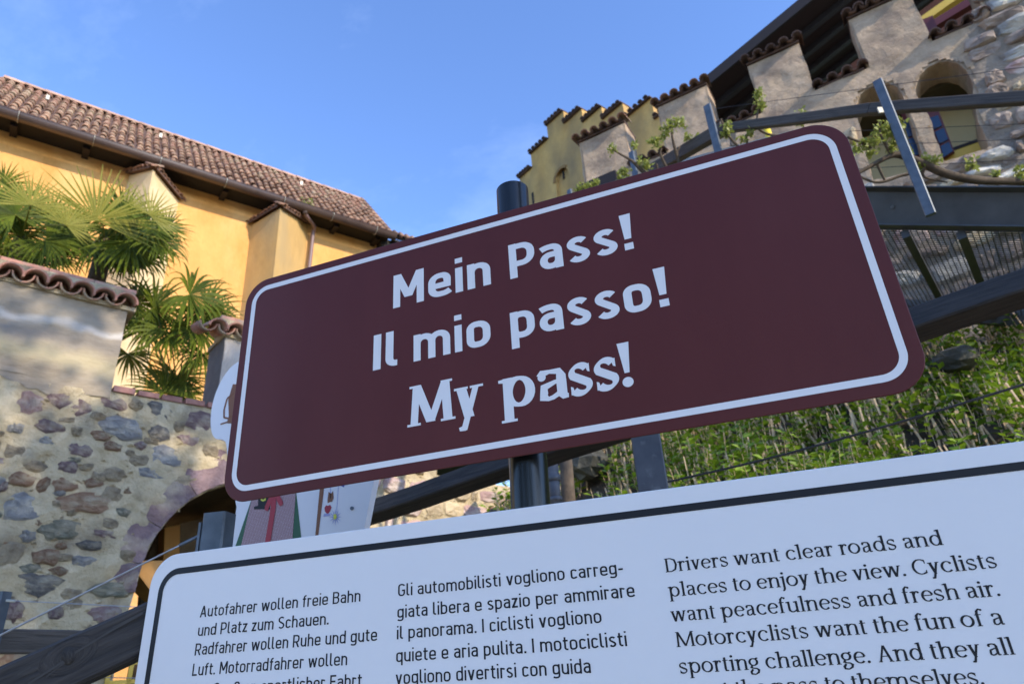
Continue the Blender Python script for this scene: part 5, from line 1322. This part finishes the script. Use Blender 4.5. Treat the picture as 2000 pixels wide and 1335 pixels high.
def build_bank():
    r = random.Random(42); st = MB(); lf = MB()
    for k in range(3000):
        s, t = r.uniform(.02, .98), r.uniform(0.02, .85) ; p = bank_pt(s, t)
        if p.x < -1.2 and r.random() < .6: continue
        h = r.uniform(.24, .46)
        if r.random() < .9:               # dry stalks
            for _ in range(r.choice((1, 1, 2))):
                d = Vector((r.uniform(-.34, .12), r.uniform(-.2, .08), 1)).normalized(); b = p + Vector((r.uniform(-.05, .05), r.uniform(-.05, .05), -.02))
                w2 = r.uniform(.006, .0125); st.tube([b, b + d * h * r.uniform(.5, .9)], [w2, w2 * .8], 4, False)
        # green shoots on top
        base = p + Vector((r.uniform(-.06, .06), r.uniform(-.06, .06), 0)); d = Vector((r.uniform(-.25, .2), r.uniform(-.25, .15), 1)).normalized()
        hh = h * r.uniform(.7, 1.15); tip = base + d * hh
        st.tube([base, tip], [.003, .002], 3, False)
        for i in range(r.randint(10, 16)):
            lv = .3 + .75 * (i // 2) / 7; az_ = (i % 2) * math.pi + (i // 2) * 1.4 + r.uniform(-.4, .4); q_ = base + d * hh * lv; dd = Vector((math.cos(az_), math.sin(az_), r.uniform(.1, .6))).normalized(); nn2 = (rv(r) * .5 + Vector((.2, -.25, 1))).normalized()
            L = r.uniform(.045, .095); leaf_quad(lf, q_, dd, nn2, L, L * .62)
    tag(st.local('dry_stalks', M['stalk']), 'mass of dry tan stalks and stems on the hillside bank', 'stalks', kind='stuff')
    tag(lf.local('ground_cover', M['leaf']), 'leafy green ground cover growing over the bank behind the handrail', 'ground cover', kind='stuff')
build_bank()
ROCK = mat('dark_rock', (.035, .036, .030), (.11, .11, .095), rough=.95, scale=4, bump=.04, bscale=9, c3=(.19, .18, .14), s3=5, p3=(.52, .7))
for nm, lab, (px, py), zc, s, kd in (('boulder', 'dark mossy boulder on the bank beyond the lower right corner of the brown sign', (1868, 702), 5.2, (.34, .3, .20), 'dark'), ('boulder', 'grey boulder between the sign post and the galvanised post', (1152, 905), 6.4, (.62, .4, .36), 'dark')):
    v = []; f = []; r = random.Random(int(px)); nu, nv = 9, 6
    for j in range(nv + 1):
        for i in range(nu):
            th, ph = math.pi * j / nv, 2 * math.pi * (i + .3 * (j % 2)) / nu; k = r.uniform(.84, 1.1) if 0 < j < nv else .85
            v.append((s[0] * .5 * k * math.sin(th) * math.cos(ph), s[1] * .5 * k * math.sin(th) * math.sin(ph), s[2] * .5 * k * math.cos(th)))
    f = [(j * nu + i, j * nu + (i + 1) % nu, (j + 1) * nu + (i + 1) % nu, (j + 1) * nu + i) for j in range(nv) for i in range(nu)]
    o = loc_obj(nm, mesh(nm, v, f, ROCK, False), None, at(px, py, zc), (0, 0, r.uniform(0, 3))); tag(o, lab, 'boulder', 'boulders on the bank')
dpz = empty('drain_pipe', at(1085, 1000, 3.4)); tag(dpz, 'narrow grey drain pipe just right of the sign post under the beam', 'pipe')
a = Vector(at(1079, 905, 3.4)); mb = MB(); mb.tube([a, a - Vector((0, 0, .26))], .028, 12); mb.tube([a - Vector((0, 0, .06)), a - Vector((0, 0, .09))], .034, 12); mb.tube([a - Vector((0, 0, .17)), a - Vector((0, 0, .19))], .034, 12); mb.tube([a - Vector((0, 0, .25)), a - Vector((0, 0, 1.4))], .024, 12)
mb.tube([a - Vector((0, 0, .03)), a + Vector((-.06, 0, .05)), a + Vector((-.14, 0, .1))], .024, 10)
mb.world('pipe', M['galvdark'], dpz, True)
tst = empty('wooden_stake', at(1103, 1000, 3.7)); tag(tst, 'thick brown wooden stake beside the grey drain pipe', 'stake')
a = Vector(at(1104, 880, 3.7)); MB().tube([a, a - Vector((.01, 0, .3)), a - Vector((0, 0, 1.6))], [.034, .04, .05], 9).world('stake', M['bark'], tst, True)

# ---- vines on the footbridge
def vine(name, label, paths, clusters, zc, seed, group='vines trained along the footbridge'):
    r = random.Random(seed); root = empty(name, at(clusters[0][0], clusters[0][1], zc)); tag(root, label, 'vine', group)
    for pts in paths:
        P = curve_pts([tuple(at(p[0], p[1], zc + (p[3] if len(p) > 3 else 0))) + (p[2],) for p in pts], 5)
        MB().tube([q_[:3] for q_ in P], [max(.002, q_[3] * zc / FPX / 2) for q_ in P], 7).world('branch', M['bark'], root, True)
    for c in clusters:
        px, py, rad_ = c[:3]; mb = MB(); cen = Vector(at(px, py, zc)); rr = rad_ * zc / FPX
        for k in range(int(18 + rad_ * 3.0)):
            q_ = cen + rv(r) * rr * r.uniform(.1, 1.0) ** .7 * Vector((1, 1, 1.1)).length / 1.73; L = r.uniform(.02, .046) * (zc / 4.6) ** .5
            leaf_quad(mb, q_, (rv(r) + Vector((0, 0, -.1))).normalized(), (rv(r) + Vector((.4, -.3, .8))).normalized(), L, L * .6)
        for k in range(4):
            e = cen + rv(r) * rr * .8; mb.tube([cen - Vector((0, 0, rr * .6)), e], .0025, 3, False)
        tag(mb.world('leaf_cluster', M['vineleaf'], root), kind='stuff')
vine('vine', 'thick bare vine branch with young leaves right of the sign, above the steel channel',
     [[(2080, 362, 15), (1990, 355, 15), (1910, 352, 17), (1850, 340, 17), (1800, 318, 16), (1765, 305, 14), (1742, 304, 11), (1712, 318, 9), (1675, 338, 8), (1640, 352, 7)],
      [(1745, 305, 8), (1735, 292, 7), (1720, 262, 4), (1718, 238, 3)], [(1712, 318, 6), (1722, 340, 5), (1728, 352, 4)], [(1680, 345, 5), (1705, 355, 5), (1728, 354, 6), (1760, 343, 6), (1795, 335, 7), (1806, 328, 8)],
      [(1655, 268, 5), (1690, 282, 6), (1702, 290, 4)], [(1803, 330, 7), (1806, 346, 5), (1850, 356, 3)], [(1778, 306, 6), (1775, 296, 3)]],
     [(1722, 248, 15), (1708, 275, 15), (1755, 245, 16), (1735, 262, 12), (1748, 274, 10), (1672, 292, 14), (1690, 280, 12), (1740, 290, 10), (1808, 312, 12), (1828, 312, 10), (1895, 322, 14), (1993, 335, 13), (1996, 350, 12), (1945, 341, 6), (1775, 300, 7), (1792, 326, 8), (1700, 300, 8)], 4.6, 1)
vine('vine', 'slender vine shoots sprouting above the middle of the sign top edge',
     [[(1330, 330, 7), (1318, 290, 6), (1312, 262, 4), (1310, 240, 3)], [(1303, 330, 6), (1290, 302, 5), (1292, 290, 3)], [(1325, 320, 5), (1322, 300, 5), (1328, 286, 3)],
      [(1268, 345, 9), (1250, 330, 8), (1235, 315, 6), (1210, 300, 4), (1196, 292, 3)], [(1285, 335, 5), (1282, 320, 4)]],
     [(1314, 240, 15), (1330, 242, 13), (1302, 250, 12), (1286, 280, 13), (1275, 276, 8), (1195, 290, 12), (1256, 318, 14), (1262, 325, 10), (1344, 268, 10), (1366, 274, 12), (1374, 272, 8), (1220, 335, 12), (1215, 348, 10), (1238, 284, 8), (1300, 262, 8)], 6.6, 2)
vine('vine', 'vine shoots with pale leaves just left of the sign top right corner',
     [[(1445, 290, 5), (1425, 268, 5), (1415, 250, 4), (1408, 232, 3)], [(1535, 268, 6), (1500, 262, 5), (1480, 250, 5), (1478, 235, 4), (1482, 210, 3)], [(1570, 252, 4), (1568, 240, 3)], [(1460, 285, 5), (1457, 262, 4)]],
     [(1483, 192, 13), (1480, 182, 9), (1487, 208, 9), (1421, 248, 14), (1416, 262, 8), (1569, 224, 13), (1562, 240, 8), (1465, 258, 8), (1450, 270, 8)], 5.9, 3)
vine('vine', 'small leafy vine tuft below the timber bay above the left part of the sign',
     [[(1150, 385, 4), (1150, 370, 3)]], [(1145, 364, 8), (1133, 366, 8), (1160, 362, 7), (1128, 372, 6), (1165, 355, 5)], 7.2, 4)

# ---- palms
def frond_mesh(seed, nl, droop, spread, grav, m, fold=.3, wf=.9):
    """fan leaf: hub at origin, blades spread in the x-z plane, radius 1; tips bend along grav"""
    r = random.Random(seed); mb = MB(); grav = Vector(grav).normalized()
    wmax = math.pi * .42 * spread / 180 / nl * wf
    for k in range(nl):
        a = math.radians(90 - spread / 2 + spread * k / (nl - 1) + r.uniform(-2.5, 2.5)); L = r.uniform(.82, 1.04)
        d = Vector((math.cos(a), r.uniform(-.06, .06) - .10, math.sin(a))).normalized()
        dr = droop * r.uniform(.4, 1.5) * (3.0 if r.random() < .12 else 1); prev = None; p = Vector((0, 0, 0)); N_ = 8
        for i in range(N_ + 1):
            t_ = i / N_; w_ = wmax * (t_ / .42 if t_ < .42 else 1 - ((t_ - .42) / .58) ** 1.3 * .97) * .5 + .002
            if i:
                if t_ > .38: d = (d + grav * dr * .33 * (t_ - .3)).normalized()
                p = p + d * (L / N_)
            s_ = d.cross(Vector((0, 1, 0)))
            s_ = s_.normalized() if s_.length > .05 else Vector((1, 0, 0))
            nn_2 = s_.cross(d).normalized(); cur = (p + s_ * w_ - nn_2 * fold * w_, p + nn_2 * fold * w_, p - s_ * w_ - nn_2 * fold * w_)
            if prev: n0 = len(mb.v); mb.v += [tuple(x) for x in prev + cur]; mb.f += [(n0, n0 + 1, n0 + 4, n0 + 3), (n0 + 1, n0 + 2, n0 + 5, n0 + 4)]
            prev = cur
    return mesh('frond', mb.v, mb.f, m)
KIND = {0: (36, .25, 300), 1: (34, .7, 290), 2: (30, 1.8, 250), 3: (30, .08, 220), 4: (32, 1.2, 270)}
def palm(label, crown, zc, trunk_px, fronds):
    C0 = Vector(at(*crown, zc)); base = Vector((C0.x + .1, C0.y, GROUND)); root = empty('fan_palm', base); tag(root, label, 'palm', 'fan palms before the ochre building')
    tp = [base + (C0 - base) * (k / 10) + Vector((.05 * math.sin(k * .7), 0, 0)) for k in range(11)]
    MB().tube(tp, [.10 + .012 * (k % 2) for k in range(11)], 10).world('trunk', M['palmtrunk'], root, True)
    for i, (px, py, rp, kind, rot, tiltx, yaw) in enumerate(fronds):
        P = Vector(at(px, py, zc + (-.9 if kind == 3 else rnd.uniform(-.5, .5)))); rr = rp * zc / FPX
        view = Vector(ray(px, py)).normalized(); yw = math.atan2(view.y, view.x) - math.pi / 2
        e = Matrix.Rotation(yw + math.radians(yaw), 3, 'Z') @ Matrix.Rotation(math.radians(tiltx - 20), 3, 'X') @ Matrix.Rotation(math.radians(rot), 3, 'Y')
        nl, dr, spd = KIND[kind]
        me = frond_mesh(int(px * 7 + py), nl, dr, spd, e.inverted() @ Vector((0, 0, -1)), M['palmlight'] if kind == 3 else M['palm'], wf=.70 if kind == 3 else 1.0)
        o = loc_obj('frond', me, root, P - base, e.to_euler(), (rr, rr, rr))
        sd2 = MB(); mid = (C0 + P) / 2 + Vector((0, 0, .1)); sd2.tube(curve_pts([tuple(C0), tuple(mid), tuple(P)], 4), .010, 5); sd2.world('leaf_stalk', M['palmlight'], root)
palm('large fan palm with a tall upright fan leaf against the ochre wall, left', (205, 470), 9.2, None,
     [(188, 430, 116, 3, -2, 20, 0), (250, 440, 92, 0, 55, 0, 25), (255, 470, 100, 1, 95, 10, 0), (235, 480, 92, 4, 150, 10, -20), (180, 478, 92, 4, 200, 0, 20), (292, 420, 70, 3, 20, 10, 20),
      (290, 445, 80, 0, 70, -10, 0), (268, 500, 78, 4, 165, 0, 0), (310, 470, 70, 2, 120, 0, 15), (240, 505, 70, 4, 190, 10, 0), (325, 445, 56, 1, 85, 10, 0), (160, 450, 76, 1, -70, 10, 0), (215, 448, 70, 2, 120, 20, 30), (262, 462, 70, 0, 110, 25, -20), (300, 478, 62, 4, 130, 0, 0), (205, 490, 70, 1, 180, -10, 0), (240, 420, 72, 1, 40, 30, 0)])
palm('fan palm at the left edge with yellowed tips above the tiled coping', (40, 470), 8.6, None,
     [(95, 430, 88, 0, 8, 10, 10), (60, 400, 80, 3, -10, 10, 0), (30, 420, 105, 0, -25, 0, 0), (10, 450, 90, 1, -60, 10, 10), (60, 460, 90, 4, 160, 0, 0), (90, 470, 80, 2, 120, 10, 0), (20, 490, 84, 4, 200, 10, 20), (120, 470, 76, 1, 80, -10, 0), (70, 500, 70, 0, 190, 0, 0), (-20, 400, 90, 0, 30, 0, 0), (5, 360, 60, 0, -10, 20, 0), (110, 500, 66, 4, 150, 0, 0), (130, 440, 60, 3, 30, 10, 0)])
palm('smaller fan palm with drooping fronds between the two plastered merlons', (345, 790), 9.6, None,
     [(265, 590, 84, 4, 60, 0, 0), (300, 600, 92, 2, 90, 10, 0), (370, 575, 96, 2, 100, 0, 10), (400, 600, 80, 4, 120, 10, 0), (290, 640, 82, 4, 170, 0, -10), (330, 650, 80, 4, 150, 0, 0), (390, 645, 78, 4, 150, 10, 10), (250, 690, 80, 2, 170, 0, 20),
      (345, 735, 78, 0, 170, 0, 0), (320, 765, 80, 1, -40, 0, 0), (395, 690, 70, 2, 190, 0, 0), (265, 620, 66, 1, 140, 0, 20), (350, 770, 60, 0, 120, 10, 0), (425, 620, 56, 1, 130, 0, 0)])

# ---- broad trees to the right of the path; their crowns shade the signs and dapple the old wall
def tree(label, base, crown, rad3, nleaf, lsize, seed):
    r = random.Random(seed); root = empty('broadleaf_tree', base); tag(root, label, 'tree', 'broadleaf trees along the path')
    B, Cn = Vector(base), Vector(crown)
    MB().tube([B, B.lerp(Cn, .4) + Vector((.1, .05, 0)), B.lerp(Cn, .8), Cn], [.22, .17, .11, .05], 10).world('trunk', M['bark'], root, True)
    mb = MB()
    for k in range(12):
        s = B.lerp(Cn, r.uniform(.5, .95)); d = rv(r); e = Cn + Vector((d.x * rad3[0], d.y * rad3[1], d.z * rad3[2])) * .8; mb.tube([s, (s + e) / 2 + rv(r) * .2, e], [.06, .04, .015], 6)
    mb.world('limb', M['bark'], root, True)
    cl2 = [(Cn + Vector((d.x * rad3[0], d.y * rad3[1], d.z * rad3[2])) * r.uniform(.25, .85), r.uniform(.45, .9)) for d in (rv(r) for _ in range(26))]
    idx = np.random.default_rng(seed); v = []; f = []
    for k in range(nleaf):
        c, s = cl2[r.randrange(26)]; p = c + rv(r) * s * r.random() ** .5; d = rv(r) * lsize; e = d.orthogonal().normalized() * lsize * .45
        n0 = len(v); v += [p - d * .5, p + e, p + d * .5, p - e]; f.append((n0, n0 + 1, n0 + 2, n0 + 3))
    tag(wobj('crown', v, f, M['treeleaf'], root), kind='stuff')
tree('dense leafy tree beside the path, crown level with the signs', (7.2, -1.9, GROUND), (7.0, -1.75, 4.5), (2.2, 2.3, 2.1), 26000, .15, 5)
tree('taller thin-crowned tree beyond the dense one', (8.6, -1.2, GROUND), (8.2, -.9, 9.6), (1.6, 2.4, 3.0), 6500, .15, 6)
tree('unseen round tree added behind the viewpoint to dim sky light, left of the path', (-7.5, -9.5, GROUND), (-7.4, -9.5, 3.6), (3.2, 3.2, 3.4), 9000, .3, 7)  # this tree and the next two are added out of view to block sky
tree('unseen broad tree added straight behind the viewpoint to dim sky light', (-1.0, -11.5, GROUND), (-1.0, -11.4, 4.2), (3.8, 3.2, 3.8), 10000, .3, 8)  # added out of view, cuts sky light on the foreground
tree('unseen tree added behind the viewpoint to dim sky light, right of the broad one', (5.2, -10.0, GROUND), (5.2, -10.0, 3.8), (3.2, 3.0, 3.4), 9000, .3, 9)  # added out of view, closes the row against the sky
